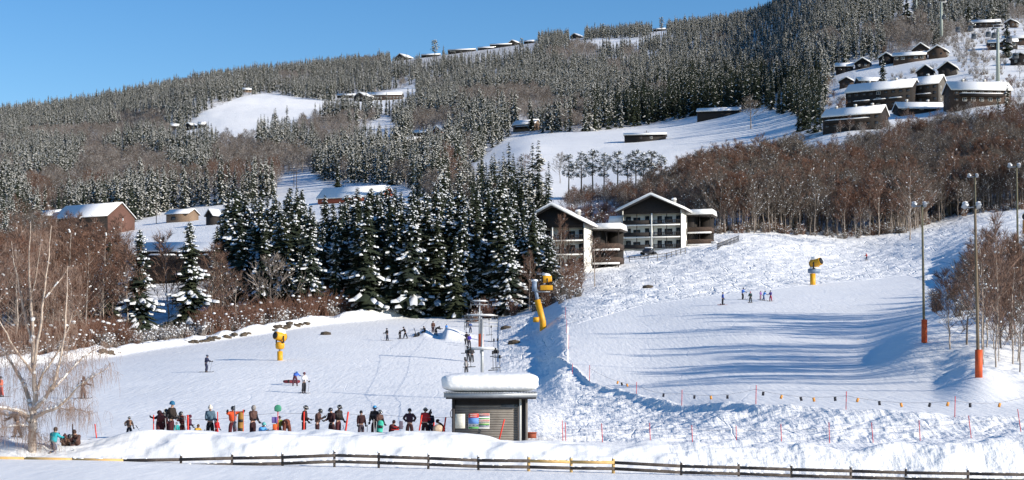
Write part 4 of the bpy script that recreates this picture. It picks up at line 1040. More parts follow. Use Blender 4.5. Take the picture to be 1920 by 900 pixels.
for i in range(60):
    q = RNG.uniform(1560, 1925); yy = float(np.interp(q, [1560, 1660, 1780, 1925], [272, 262, 236, 214]))+RNG.uniform(-16, 12); d = find_d(q, yy, 480, 800)
    tree('bare_tree', BARE[RNG.choice(('frost', 'grey', 'brown'))][RNG.randrange(4)], G(q, d), RNG.uniform(0.3, 0.55), 'small leafless tree %s' % ('below the lowest lodge' if q < 1660 else 'below the largest lodges' if q < 1770 else 'below the rightmost large lodge'), 'bare tree', 'small trees below the lodges')
# ------------------------------------------------------------------ stones and shrubs in the plough bank
M_ROCK = mat("brown_stone", (0.13, 0.10, 0.07), 0.95, (0.05, 0.04, 0.03), 1.5, bump=0.1)
for k, (x0, x1) in enumerate([(345, 468), (508, 585), (186, 226)]):
    B = MB(); r = random.Random(k)
    for q in np.arange(x0, x1, 3.2):
        d = float(I(EDGE, q))+0.2+r.uniform(-.4, .4); g = G(q, d); q2 = r.random(); B.blob((g.x, g.y+r.uniform(-.3,.3), g.z+r.uniform(-.1,.35)), r.uniform(0.12, 0.5) if q2 < 0.75 else 0.08, 0, sq=(1.4, 1, 0.8), rng=r)
    o = B.build('stone_wall', M_ROCK); tag(o, ['brown stone wall showing through the plough bank below the slender spruce', 'brown stone wall showing through the snow beside the small snow cannon', 'short brown stretch of stone wall behind the big birch branches'][k], 'stone wall')
for k, (px, py, lab) in enumerate([(1215, 540, 'grey boulder in the churned snow below the right apartment house'), (612, 628, 'dark stump with snow on the plough bank right of the small cannon'), (948, 617, 'dark rock breaking the shaded bank right of the tow lift'), (965, 645, 'second dark rock in the shaded bank, lower than the other')]):
    g = at(px, py, 150); B = MB(); B.blob((0, 0, 0.15), 0.7, 0, sq=(1.4, 1, 0.6), rng=random.Random(k)); s = B.build('boulder', M_ROCK); s.location = g; tag(s, lab, 'boulder')
# ------------------------------------------------------------------ lift hut
M_CLAD = mat("grey_brown_cladding", (0.20, 0.18, 0.16), 0.75, (0.155, 0.138, 0.122), 2)
M_TRIM = mat("dark_trim", (0.045, 0.040, 0.042), 0.7)
M_METAL = mat("galvanised_steel", (0.42, 0.44, 0.46), 0.45, (0.34, 0.36, 0.38), 3, metal=0.6)
M_PAPER = mat("paper_notice", (0.72, 0.69, 0.60), 0.8, (0.68, 0.65, 0.56), 3)
def plain(name, c, rough=0.6, c2=None): return mat(name, c, rough, c2 or tuple(x*0.85 for x in c), 4)
HD = 84.0
def hp(px, py, dy=0): return ((px-920)/F*HD, dy, (HOR-py)/F*HD)
hut = empty('lift_hut', ((920-960)/F*HD, HD, 0), 0, 'small grey lift hut under a very thick block of snow, notices on its front', 'lift hut')
x0 = hp(851, 0)[0]; x1 = hp(985, 0)[0]; zb = -4.4; zt = hp(0, 746)[2]
B = MB(); B.box(((x0+x1)/2, 1.4, (zb+zt)/2), (x1-x0, 2.8, zt-zb)); B.build('wall_core', M_TRIM, hut)
B = MB(); z = zb; zc = hp(0, 759)[2]; i = 0
while z < zc-0.02:
    hh = min(0.125, zc-z); B.box(((hp(853,0)[0]+hp(971,0)[0])/2, -0.03+0.0, z+hh/2), (hp(971,0)[0]-hp(853,0)[0], 0.04, hh-0.014), Matrix.Rotation(math.radians(-6), 3, 'X')); z += 0.125
B.build('cladding', M_CLAD, hut)
B = MB()
for k in range(22): B.box((x1+0.02, 1.4, zb+0.06+k*0.142), (0.04, 2.76, 0.128))
B.build('side_cladding', M_CLAD, hut)
for px in (850, 987): MB().box(hp(px, 785, -0.02)[:2]+(((zb+zt)/2),), (0.14, 0.14, zt-zb)).build('corner_post', M_TRIM if px < 900 else M_CLAD, hut)
MB().box(((hp(940,0)[0]+hp(971,0)[0])/2, -0.035, hp(0,760)[2]), (hp(971,0)[0]-hp(940,0)[0], 0.05, 0.14)).build('window', M_GLASS, hut)
MB().box(((hp(940,0)[0]+hp(971,0)[0])/2, -0.05, hp(0,763)[2]), (hp(971,0)[0]-hp(940,0)[0]+.1, 0.08, 0.03)).build('window_sill', M_METAL, hut)
B = MB(); B.box((hp(921,0)[0], 1.3, hp(0,744.6)[2]), (hp(1004,0)[0]-hp(836,0)[0], 4.0, 0.18)); rf = B.build('roof', M_TRIM, hut)
B = MB(); B.box((hp(920,0)[0], -0.78, hp(0,740)[2]), (hp(1006,0)[0]-hp(833,0)[0], 0.10, 0.20)); B.box((hp(920,0)[0], -0.73, hp(0,744)[2]), (hp(1006,0)[0]-hp(833,0)[0]+.02, 0.06, 0.05)); B.build('fascia', M_METAL, rf)
B = MB(); xa, xb = hp(832,0)[0], hp(1007,0)[0]
for k in range(60): B.box((xa+(xb-xa)*(k+0.5)/60, 1.2, hp(0,736)[2]), ((xb-xa)/60*0.5, 4.1, 0.05))
B.build('corrugated_roof', M_METAL, rf)
# the block of snow: rounded, slightly sagging over the front
bm_n = 28; B = MB(); vs = []; fs = []; nx, ny = 44, 18; zl = hp(0, 735)[2]+0.0; zh = hp(0, 697.5)[2]
W_, D_ = (hp(1010,0)[0]-hp(827,0)[0]), 4.3; cx_ = hp(918.5, 0)[0]
r_ = random.Random(3)
import itertools
def sup(t, p=0.42): return math.copysign(abs(t)**p, t)
for j in range(ny+1):
    ph = math.pi*(j/ny)-math.pi/2
    for i in range(nx):
        th = 2*math.pi*i/nx
        cx, sx = sup(math.cos(th), 0.28), sup(math.sin(th), 0.28)
        cp, sp_ = sup(math.cos(ph), 0.38), sup(math.sin(ph), 0.55)
        x = cx*cp*W_/2; y = sx*cp*D_/2; zz = (zl+zh)/2+sp_*(zh-zl)/2
        x *= 1+0.012*math.sin(7*zz+3*y); y *= 1+0.01*math.sin(5*x)
        if sp_ > 0.3: zz -= 0.05*math.sin(x*1.3+1)**2+0.03*math.sin(y*2+x)**2
        vs.append((cx_+x, 1.25+y, zz))
for j in range(ny):
    for i in range(nx):
        fs.append((j*nx+i, j*nx+(i+1) % nx, (j+1)*nx+(i+1) % nx, (j+1)*nx+i))
B.add(vs, fs); B.build('roof_snow', M_SNOW, rf, smooth=True)
MB().tube([hp(975.5, 745, -0.16), hp(975.5, 832, -0.16)], 0.06, 8).build('downpipe', plain("pale_pipe", (0.6, 0.6, 0.57)), hut)
MB().tube([hp(849, 765, -0.1), hp(845, 772, -0.1), hp(845, 780, -0.1), hp(849, 786, -0.1)], 0.02, 5).build('cable_loop', M_TRIM, hut)
# notices
def board(px0, px1, py0, py1, m, y, par, nm): 
    a = hp(px0, py0, y); b = hp(px1, py1, y)
    return MB().box(((a[0]+b[0])/2, y, (a[2]+b[2])/2), (abs(b[0]-a[0]), 0.012, abs(a[2]-b[2]))).build(nm, m, par)
red = plain("board_red", (0.65, 0.05, 0.035)); blue = plain("board_blue", (0.12, 0.27, 0.62)); green = plain("board_green", (0.10, 0.36, 0.10)); white = plain("board_white", (0.75, 0.75, 0.72)); grey = plain("board_grey", (0.33, 0.34, 0.42)); black = plain("board_black", (0.02, 0.02, 0.02)); lime = plain("board_lime", (0.42, 0.50, 0.20))
nb_ = empty('paper_notice', hut.location, 0, 'plain cream notice with faint lines of print, left on the hut front', 'notice')
sh = board(853.5, 872, 776, 803, M_PAPER, -0.085, nb_, 'sheet')
for k in range(9): board(855, 870-(k % 3)*2, 779+k*2.5, 779.35+k*2.5, grey, -0.095, sh, 'lines') if False else None
B = MB(); r = random.Random(5)
for k in range(9):
    x = 855.0
    while x < 868:
        l = r.uniform(0.6, 2.2); a = hp(x, 779+k*2.5, -0.093); B.box((a[0]+l/F*HD/2, -0.093, a[2]), (l/F*HD, 0.006, 0.014)); x += l+0.5
B.build('print', plain("faint_print", (0.45, 0.43, 0.38)), sh)
pb = empty('piste_board', hut.location, 0, 'red topped information board with blue map and coloured rows on the hut front', 'information board')
bk = board(878, 918, 775, 804, white, -0.085, pb, 'panel')
for (a, b, c, d_, m, n_) in ((878.5, 897.5, 775.3, 783, red, 'heading'), (878.5, 897.5, 783.2, 794.6, blue, 'map'), (878.5, 897.5, 800.5, 803.6, green, 'footer'), (897.8, 917.5, 775.3, 779.0, red, 'row'), (897.8, 917.5, 779.4, 781.6, grey, 'row'), (897.8, 917.5, 783.6, 785.8, green, 'row'), (897.8, 917.5, 786.8, 789.8, red, 'row'), (897.8, 917.5, 790.8, 792.2, black, 'row'), (897.8, 917.5, 793.2, 794.8, lime, 'row'), (897.8, 917.5, 795.2, 797.2, green, 'row'), (897.8, 917.5, 797.6, 800.6, grey, 'row')):
    board(a, b, c, d_, m, -0.097, bk, n_)
B = MB()
for (y0, xs, xe) in ((777.5, 881.5, 895), (780.5, 882, 894), (777.3, 899, 916.5), (788.2, 899, 916.5)):
    x = xs
    while x < xe: a = hp(x, y0, -0.106); B.box((a[0], -0.106, a[2]), (0.022, 0.006, 0.034)); x += 1.15
B.build('lettering', white, bk)
B = MB(); r = random.Random(8)
for k in range(14):
    a = hp(r.uniform(880, 916), r.choice((797, 798.5, 802)) if k % 2 else 797.5, -0.106); B.box((a[0], -0.106, a[2]), (0.03, 0.006, 0.03))
B.build('symbols', black, bk)
B = MB(); B.box(hp(997, 817, 0.6), (0.5, 0.4, 0.3)); B.box(hp(993, 812, 0.6), (0.75, 0.5, 0.05))
o = B.build('wooden_crate', M_REDW); o.location = hut.location; tag(o, 'low brown wooden crate on the snow against the right side of the hut', 'crate')

# ------------------------------------------------------------------ roadside fence
M_FP = mat("weathered_fence_wood", (0.050, 0.040, 0.035), 0.9, (0.095, 0.078, 0.068), 5)
M_FN = mat("fresh_yellow_timber", (0.52, 0.33, 0.12), 0.8, (0.60, 0.40, 0.17), 4)
FD = 76.2
posts = [(-60,868),(44,868),(138,869.5),(230,870),(339,871.5),(435,873),(530,873.5),(627,873.5),(710,875),(803,877),(897,880),(991,882),(1071,882),(1150,884),(1277,891),(1385,895),(1484,898),(1595,901),(1698,904),(1815,909),(1935,912)]
fo = empty('roadside_fence', P(960, 880, FD), 0, 'low two rail wooden fence along the road, dark with fresh yellow repairs', 'fence')
def fp(px, py): return P(px, py, FD)-Vector(fo.location)
topy = [856,858,860,861.5,859.5,857,855.5,851.5,854,857,861,862,864,865,872,874.5,878,881,884,886,888]
for i, ((px, yb), yt) in enumerate(zip(posts, topy)):
    fresh = i in (11, 12, 13); low = 4 if i < 4 else 0
    a = fp(px, yb+4); b = fp(px+RNG.uniform(-.6,.6), yt-5+low); 
    p = MB().tube([a, b], 0.085 if fresh else 0.06, 4 if fresh else 7).build('post', M_FN if fresh else M_FP, fo)
    MB().blob(tuple(b+Vector((0, 0, 0.02))), 0.085, 0, sq=(1, 1, 0.6)).build('snow_cap', M_SNOW, p)
for i in range(len(posts)-1):
    (p0, _), (p1, _) = posts[i], posts[i+1]
    for lvl in (0, 1):
        if lvl and i < 3: continue
        y0 = topy[i]+2+lvl*11.5; y1 = topy[i+1]+2+lvl*11.5
        a = fp(p0-2, y0); b = fp(p1+2, y1)
        fresh = (lvl == 0 and i in (11, 12)) or i < 3
        s = Vector((0, -0.07 if i % 2 else -0.075, 0)); n = (b-a); B = MB()
        R = Matrix.Rotation(-math.atan2(n.z, n.x), 3, 'Y')
        B.box((a+b)/2+s, (n.length, 0.05, 0.15 if not (i < 3) else 0.17), R)
        rl = B.build('rail', M_FN if fresh else M_FP, fo)
        if fresh: rl['label'] = 'fresh yellow rail'
        t = 0.05
        while t < 0.95:
            if RNG.random() < 0.35: l = RNG.uniform(0.08, 0.3); c = a.lerp(b, t)+s+Vector((0, 0, 0.08)); MB().box(c, (l*1.2, 0.06, 0.03), R, taper=0.8).build('rail_snow', M_SNOW, rl)
            t += 0.12

# ------------------------------------------------------------------ marker poles, ropes and flags
M_POLE = mat("red_plastic_pole", (0.62, 0.045, 0.06), 0.5, (0.52, 0.04, 0.05), 3)
def marker(px, yb, yt, d, lean, label, group, m=None, r=0.022):
    top = P(px, yt, d); bot = P(px+lean, yb, d); bot.z -= 0.25
    o = MB().tube([(0,0,0), tuple(top-bot)], r, 6).build('marker_pole', m or M_POLE); o.location = bot
    return tag(o, label, 'marker pole', group)
NEARP = [(1054,830,788,2),(1060,829,792,1),(1128,829,794,2),(1218,835,793,2),(1297,834,797,2),(1380,836,798,1),(1464,835,795,2),(1554,833,792,2),(1634,832,792,4),(1723,827,788,3),(1816,821,779,6),(1908,813,767,8)]
for i, (px, yb, yt, ln) in enumerate(NEARP):
    marker(px, yb, yt, 84.6, ln, ['red marker pole just right of the lift hut, taller of a crossed pair', 'red marker pole just right of the lift hut, shorter of a crossed pair'][i] if i < 2 else 'red marker pole standing behind the roadside snow berm', 'red poles behind the roadside berm' if i > 1 else None)
FARP = [(1060,598,576),(1062,626,600),(1066,655,628),(1073,703,684),(1105,716,686),(1193,744,721),(1278,757,727),(1417,768,732),(1586,778,744),(1790,790,751)]
fpts = []
for i, (px, yb, yt) in enumerate(FARP):
    d = find_d(px, yb, 84.5, 400) if i < 4 else float(I(RIDGE, px))
    g = G(px, d); top = g+Vector((0, 0, (yb-yt)/F*d)); o = MB().tube([(0,0,-0.2), (0.03,0,(yb-yt)/F*d)], 0.024, 6).build('marker_pole', M_POLE); o.location = g
    tag(o, 'thin red marker pole on the ridge below the right piste' if i > 3 else 'thin red pole on the edge above the shaded bank', 'marker pole', 'red poles along the piste ridge' if i > 3 else 'red poles above the shaded bank')
    if i > 3: fpts.append(top-Vector((0, 0, 0.25)))
def rope(pts, r, label, m, sag=0.15, cat='rope'):
    q = []
    for a, b in zip(pts[:-1], pts[1:]):
        for k in range(10):
            t = k/10; p = Vector(a).lerp(Vector(b), t); p.z -= sag*4*t*(1-t); q.append(p)
    q.append(Vector(pts[-1])); o = MB().tube([p-q[0] for p in q], r, 4).build('rope', m); o.location = q[0]
    tag(o, label, cat); return q
M_ROPE = mat("grey_rope", (0.25, 0.23, 0.24), 0.8)
qs = rope(fpts+[fpts[-1]+Vector((4.3, 1.0, 0.2))], 0.008, 'thin rope with small flags strung between the ridge poles', M_ROPE, 0.25)
M_ORF = plain("orange_flag", (0.72, 0.30, 0.06)); M_BKF = plain("black_flag", (0.02, 0.02, 0.03))
FL = [(1158,721,1),(1166,723,0),(1176,725,1),(1244,735,0),(1302,740,0),(1333,744,2),(1364,746,0),(1431,747,0),(1465,755,1),(1502,759,0),(1526,761,1),(1566,761,0),(1608,763,1),(1649,766,0),(1690,767,1),(1743,764,0),(1777,761,1),(1819,762,0),(1874,765,1)]
for i, (px, py, c) in enumerate(FL):
    k = min(range(len(qs)), key=lambda j: abs(960+F*qs[j].x/qs[j].y-px)); q = qs[k]; x = (px-960)/F*q.y
    o = MB().box((0, 0, -0.14), (0.15, 0.012, 0.24), Matrix.Rotation(RNG.uniform(-.4,.4), 3, 'Y')).build('flag', M_BKF if c == 0 else M_ORF); o.location = (x, q.y, q.z)
    tag(o, 'small %s flag hanging on the rope below the right piste' % ('black' if c == 0 else 'orange'), 'flag', '%s flags on the rope' % ('black' if c == 0 else 'orange'))
rope([P(x, y, 84.7) for x, y in ((1054,803),(1128,805),(1218,804),(1297,805),(1380,806),(1464,805),(1554,803),(1634,803),(1723,800),(1816,792),(1908,780))], 0.006, 'thin rope along the poles behind the roadside berm', M_ROPE, 0.05)
# queue poles
M_QP = mat("signal_red_pole", (0.75, 0.05, 0.03), 0.45)
QP = [(288,815,778,0,.03),(178,822,795,4,.03),(408,812,772,0,.028),(456,812,768,0,.03),(570,813,772,-.5,.045),(653,813,772,-7,.045),(791,806,778,-6,.04),(814,812,792,-3,.03),(836,813,782,-6,.04),(946,818,786,-11,.04),(352,812,778,1,.05)]
ql = ['thin red pole left of the crouching group in maroon','red pole stuck in the berm between the sitting group and the backpacker','thin red pole beside the small child in red','thin red pole right of the orange jacket','broad red pole before the dark jacket left of the brown coat','broad leaning red pole before the pair in maroon','leaning red pole between the low seated figure and the light blue sleeves','short thin red pole right of the red jacket','leaning red pole touching the crouched figure beside the hut','leaning bright red pole on the hut front','red pole among the crouching group in maroon']
for (px, yb, yt, ln, r), lab in zip(QP, ql):
    d = 83.3 if px in (946,) else 84.2
    marker(px, yb, yt, d, ln, lab, None, M_QP, r)
rope([P(288,785,85), P(408,786,85), P(456,779,85), P(521,774,85), P(570,775,85), P(650,776,85), P(720,778,85), P(791,782,85), P(849,782,85)], 0.007, 'thin rope along the waiting skiers from the red poles to the hut', M_ROPE, 0.02)
# padded green sign and boxes of the queue
o = empty('padded_sign', P(521, 826, 84.6), 0, 'round green padded sign on a thin red pole above the queue', 'padded sign')
MB().tube([(0,0,-0.2), (0,0,1.6)], 0.025, 6).build('pole', M_QP, o)
B = MB(); B.tube([(0,-.07,1.68),(0,.07,1.68)], 0.19, 14).box((0,0,1.60), (0.36,0.138,0.16)); B.build('pad', plain("green_foam", (0.06, 0.28, 0.17)), o, bevel=0.05)
o = MB().box((0,0,0), (0.30, 0.06, 0.32)).build('purple_panel', plain("purple_plastic", (0.22, 0.16, 0.46)), bevel=0.02); o.location = P(515, 787.5, 84.7); tag(o, 'square purple panel on the pole below the green sign', 'panel')
o = MB().box((0,0,0), (0.20, 0.14, 0.50)).build('orange_pad', plain("orange_plastic", (0.75, 0.13, 0.03)), bevel=0.03); o.location = P(515, 804, 84.5); tag(o, 'upright orange pad below the purple panel', 'pad')

# ------------------------------------------------------------------ lamp posts
M_LPOST = mat("greenish_wood_post", (0.115, 0.115, 0.075), 0.9, (0.17, 0.15, 0.10), 1.2)
M_LPOSTB = mat("brown_wood_post", (0.13, 0.095, 0.06), 0.9, (0.19, 0.15, 0.105), 1.2)
M_ORANGE = mat("orange_crash_pad", (0.62, 0.10, 0.025), 0.6, (0.48, 0.08, 0.03), 2)
def lamp_post(px, yb, pxt, yt, d, label, m, pad=1.75, r=0.13):
    g = P(px, yb, d); o = empty('lamp_post', g, 0, label, 'lamp post'); H = (yb-yt)/F*d; dx = (pxt-px)/F*d
    MB().tube([(0,0,-1), (dx*0.5, 0, H/2), (dx, 0, H)], [r, r*0.85, r*0.68], 10).build('post', m, o)
    if pad: MB().tube([(0,-0.02,-0.3), (0,-0.02,pad)], 0.27, 10).build('crash_pad', M_ORANGE, o)
    MB().tube([(dx-0.75, 0, H-0.15), (dx+0.35, 0, H-0.05)], 0.045, 6).build('crossarm', M_METAL, o)
    for x, z, t in ((-0.75, 0.0, 0.5), (0.2, 0.0, -0.2)):
        B = MB(); B.box((dx+x, -0.15, H+z), (0.34, 0.48, 0.26), Matrix.Rotation(t, 3, 'Y') @ Matrix.Rotation(-0.5, 3, 'X')); l = B.build('floodlight', M_METAL, o, bevel=0.04)
        MB().blob((dx+x, -0.1, H+z+0.2), 0.19, 0, sq=(1.1, 1.1, 0.6)).build('lamp_snow', M_SNOW, l)
    return o
lamp_post(1733, 636, 1729, 384, 145, 'leftmost tall lamp post with orange crash pad at its foot', M_LPOST)
lamp_post(1835, 702, 1828, 386, 115, 'nearest lamp post with brown wooden mast and orange pad, before the birch thicket', M_LPOSTB)
lamp_post(1832, 545, 1828, 330, 200, 'farther lamp post whose top shows straight above the nearest one', M_LPOST, 0)
lamp_post(1910, 560, 1906, 311, 172, 'rightmost lamp post standing behind the birch thicket', M_LPOST, 0)

# ------------------------------------------------------------------ snow cannons
M_YEL = mat("yellow_enamel", (0.72, 0.36, 0.015), 0.45, (0.62, 0.30, 0.02), 2)
M_BLACK = plain("black_plastic", (0.02, 0.02, 0.022))
M_BLUEG = mat("blue_grey_steel", (0.20, 0.26, 0.36), 0.5)
def cannon(o, c, s, yaw, pitch=0.25, lower=True):
    """fan gun: ribbed drum, dark fan mouth, snow on top; yoke and tray below"""
    R = Matrix.Rotation(yaw, 3, 'Z') @ Matrix.Rotation(-pitch, 3, 'Y')
    c = Vector(c); ax = R @ Vector((1, 0, 0))
    b = MB().tube([c-ax*0.55*s, c-ax*0.5*s, c+ax*0.1*s, c+ax*0.45*s, c+ax*0.62*s], [0.42*s, 0.52*s, 0.50*s, 0.40*s, 0.42*s], 16).build('drum', M_YEL, o, smooth=False)
    MB().tube([c+ax*0.60*s, c+ax*0.68*s], [0.33*s, 0.36*s], 16).build('nozzle_ring', M_BLACK, b)
    MB().tube([c-ax*0.66*s, c-ax*0.56*s], [0.40*s, 0.43*s], 16).build('fan_grille', M_BLACK, b)
    B = MB(); B.box(c+Vector((0,0,-0.62*s)), (0.16*s, 1.15*s, 0.12*s), Matrix.Rotation(yaw, 3, 'Z'))
    for y in (-0.55, 0.55): B.box(c+Matrix.Rotation(yaw, 3, 'Z') @ Vector((0, y*s, -0.3*s)), (0.14*s, 0.06*s, 0.7*s), Matrix.Rotation(yaw, 3, 'Z'))
    B.build('yoke', M_BLACK, o)
    sn = MB(); sn.blob(c+Vector((-0.1*s, 0, 0.5*s)), 0.5*s, 0, sq=(1.15, 0.95, 0.5), rng=random.Random(2)); sn.blob(c+Vector((0.3*s, 0.05, 0.42*s)), 0.32*s, 0, sq=(1, 1, 0.6), rng=random.Random(4)); sn.build('snow', M_SNOW, b, smooth=True)
# big one on a mast above the shaded bank
d = 228; g = G(1010, d); g.z = (HOR-603)*d/F
o = empty('snow_cannon', g, 0, 'tall snow cannon on a mast with leaning yellow base, by the spruce wood', 'snow cannon')
u_ = d/F
MB().tube([((8)*u_,0,-1.5), ((8)*u_,0,0), (-2.5*u_,0,41*u_)], [0.55,0.55,0.50], 4).build('yellow_base', M_YEL, o)
MB().box((-5*u_, -0.1, 3.5*u_), (11*u_, 0.7, 9*u_)).build('hose_box', M_YEL, o)
MB().tube([(-2*u_,0,40*u_), (-6*u_,0,62*u_)], 0.24, 8).build('mast', M_BLUEG, o)
MB().box((-8*u_, 0, 66*u_), (9*u_, 0.8, 18*u_)).build('control_box', M_BLUEG, o)
MB().prism([(-.5,-.32),(.5,-.32),(.7,.35),(-.7,.35)], 3*u_, 26*u_, T=(0,0,63*u_)).build('tray', M_YEL, o, bevel=0.05)
MB().box((8*u_, 0, 56*u_), (26*u_, 0.5, 0.15)).build('platform', M_METAL, o)
cannon(o, (15*u_, 0, 80*u_), 1.75*0.62, 0.15, 0.1)
MB().blob((-7*u_, 0, 77*u_), 0.45, 0, sq=(1.2, 1, 0.5)).build('box_snow', M_SNOW, o)
# small one on the left slope
d = find_d(525, 676, 120, 300); g = G(525, d); u_ = d/F
o = empty('snow_cannon', g, 0, 'small yellow snow cannon on a short post on the left slope', 'snow cannon')
MB().tube([(0,0,-0.5), (0,0,17*u_)], 5.2*u_, 12).build('yellow_post', M_YEL, o)
MB().tube([(0,0,17*u_), (0,0,23*u_)], 2.6*u_, 8).build('neck', M_METAL, o)
MB().tube([(0,0,21*u_), (0,0,22.5*u_), (0,0,30*u_), (0,0,34*u_)], [5*u_, 8*u_, 9*u_, 7*u_], 14).build('tray', M_YEL, o)
cannon(o, (0, -0.05, 45*u_), 10*u_/0.52*0.95, math.radians(-130), 0.15)
# the one across the right piste
d = find_d(1524, 534, 200, 330); g = G(1524, d); u_ = d/F
o = empty('snow_cannon', g, 0, 'snow covered cannon on a yellow post at the top of the right piste', 'snow cannon')
MB().tube([(0,0,-0.8), (0,0,21*u_)], 5.2*u_, 12).build('yellow_post', M_YEL, o)
MB().box((2*u_, 0, 26*u_), (21*u_, 0.9, 8*u_)).build('control_box', M_BLUEG, o)
MB().box((4*u_, 0, 31.5*u_), (20*u_, 1.0, 3*u_), taper=0.8).build('box_snow', M_SNOW, o)
cannon(o, (6*u_, 0, 41*u_), 9*u_/0.52, math.radians(-40), 0.3)
d = 190; g = P(1926, 444, d)
o = empty('snow_cannon', g, 0, 'orange and grey cannon head on a mast cut off at the right edge', 'snow cannon')
MB().tube([(0,0,-14), (0,0,0)], 0.16, 8).build('mast', M_METAL, o); MB().box((0,0,1.2), (0.9,0.8,1.6)).build('tray', mat("orange_enamel", (0.7, 0.25, 0.02), 0.5), o, bevel=0.08); cannon(o, (0, 0, 2.4), 0.8, 0.5)

# ------------------------------------------------------------------ tow lift
M_PYL = mat("galvanised_pylon", (0.40, 0.41, 0.42), 0.5, (0.32, 0.33, 0.34), 1.5, metal=0.4)
def pylon(px, yb, ybar, ytop, d, half, label, bars=1, pad=False, tilt=0):
    g = P(px, yb, d); u = d/F; o = empty('tow_lift_pylon', g, 0, label, 'lift pylon')
    MB().box((0, 0, (yb-ytop)*u/2-0.4), (0.27, 0.27, (yb-ytop)*u+0.8), taper=0.75).build('mast', M_PYL, o)
    for b in range(bars):
        z = (yb-ybar)*u-b*6.5*u
        c = MB().box((0, -0.22, z), (2*half*u, 0.10, 0.11)).build('crossarm', M_PYL, o)
        if b == 0: MB().box((0, -0.22, z+0.13), (2*half*u*0.9, 0.12, 0.12), taper=0.7).build('crossarm_snow', M_SNOW, c)
    z = (yb-ybar)*u
    for s in (-1, 1):
        for k in (0.98, 0.84):
            MB().tube([(s*half*u*k, -0.4, z-0.2), (s*half*u*k, -0.28, z-0.2)], 0.16, 10).build('pulley', M_BLACK, o)
        MB().tube([(s*half*u, -0.25, z), (s*half*u, -0.25, z-0.55)], 0.05, 5).build('hanger', M_PYL, o)
    if bars > 1:
        for s in (-1, 1): MB().box((s*half*u, -0.22, z-bars*3.2*u), (0.08, 0.08, bars*7*u)).build('end_bar', M_PYL, o)
    if pad: MB().box((0, -0.05, 12*u), (10*u, 0.6, 24*u)).build('crash_pad', M_ORANGE, o)
    return o
pylon(904, 738, 655, 600, 130, 29, 'nearest tow lift pylon rising behind the hut, snow on its single crossarm')
pylon(902, 650, 592, 583, 190, 31, 'middle tow lift pylon with orange pad and four stacked bars', bars=4, pad=True)
pylon(899, 618, 565, 560, 245, 16, 'farthest tow lift pylon with snow covered double bar before the spruces', bars=2)
M_CABLE = mat("steel_cable", (0.10, 0.10, 0.11), 0.5)
for s, lab in ((-1, 'left haul cable of the tow lift running up to the wood'), (1, 'right haul cable of the tow lift returning to the hut')):
    rope([P(905+s*22, 735, 88), P(904+s*29, 656, 129.5), P(902+s*31, 594, 189.5), P(899+s*16, 567, 244.5), P(897+s*10, 560, 272)], 0.012, lab, M_CABLE, 0.3, 'cable')
def tbar(px, ytop, yb, d, lab):
    g = P(px, ytop, d); u = d/F; h = (yb-ytop)*u
    o = MB().tube([(0,0,0), (0.03,0,-h)], 0.02, 5).tube([(-0.35,0,-h-.02), (0.4,0,-h+.02)], 0.035, 5).tube([(0,0,0.0), (0,0,0.25)], 0.07, 8).build('tow_bar', M_BLACK); o.location = g
    tag(o, lab, 'tow bar', 'tow bars on the returning cable' if 'returning' in lab else 'tow bars on the rising cable')
for px, yt, yb, d in ((929,658,690,128),(933,640,670,140),(926,640,668,146),(921,615,640,168),(917,600,628,176),(937,672,700,118),(924,664,694,122)): tbar(px, yt, yb, d, 'tow bar hanging from the returning cable')
for px, yt, yb, d in ((876,654,688,132),(882,656,688,126),(872,640,662,140),(874,604,628,178),(872,676,702,116)): tbar(px, yt, yb, d, 'tow bar hanging from the rising cable')

# ------------------------------------------------------------------ gondola lift on the right
def gond_pylon(px, yb, yt, d, half, label):
    g = P(px, yb, d); u = d/F; o = empty('gondola_pylon', g, 0, label, 'lift pylon'); H = (yb-yt)*u
    MB().tube([(0,0,-3), (0,0,H)], [0.95, 0.55], 14).build('mast', mat("pale_green_steel", (0.36, 0.40, 0.36), 0.5), o)
    MB().box((0,0,H), (2*half*u, 0.5, 0.5)).build('crossarm', M_PYL, o); MB().box((0,0,H+1.6), (1.7*half*u, 0.4, 0.3)).build('upper_bar', M_PYL, o)
    for s in (-1, 1): MB().box((s*half*u*0.92, 0, H-0.4), (0.5, 3.0, 0.6)).build('wheel_battery', M_BLACK, o); MB().box((s*half*u*0.8, 0, H+0.8), (0.15, 0.3, 1.6)).build('strut', M_PYL, o)
gond_pylon(1871, 148, 53, find_d(1871, 152, 400, 900), 10.5, 'large pale gondola pylon standing on the open slope right')
gond_pylon(1765, 58, 4, 900, 11, 'gondola pylon at the corner of the spruce forest')
gond_pylon(1718, 28, -4, 1150, 7, 'uppermost gondola pylon showing in the gap of the forest')
for i, (px, py, d) in enumerate([(1770,32,880),(1796,55,800),(1820,53,770),(1826,68,740),(1853,64,705),(1864,66,690),(1892,73,650),(1904,105,610),(1743,10,960)]):
    o = empty('gondola_cabin', P(px, py, d), 0, ['gondola cabin hanging beside the forest corner pylon','gondola cabin over the snow brow left of the pylon','gondola cabin before the dark firs left of the pylon','lower gondola cabin against the shaded slope','first gondola cabin left of the large pylon','gondola cabin passing close to the large pylon','gondola cabin right of the large pylon before the chalets','lowest gondola cabin at the right edge','uppermost gondola cabin near the forest gap'][i], 'gondola cabin', 'gondola cabins')
    s = 1.05
    B = MB(); B.box((0,0,0), (2.0*s,2.0*s,2.1*s), taper=0.86); B.build('cabin_shell', plain("gondola_grey", (0.10, 0.11, 0.13)), o, bevel=0.25)
    MB().box((0,-1.0*s,0.2), (1.5*s,0.05,0.9*s)).build('window', M_GLASS, o)
    MB().tube([(0,0,1.0*s), (0.2,0,2.0*s), (0,0,3.0*s)], 0.08, 5).build('hanger', M_BLACK, o)
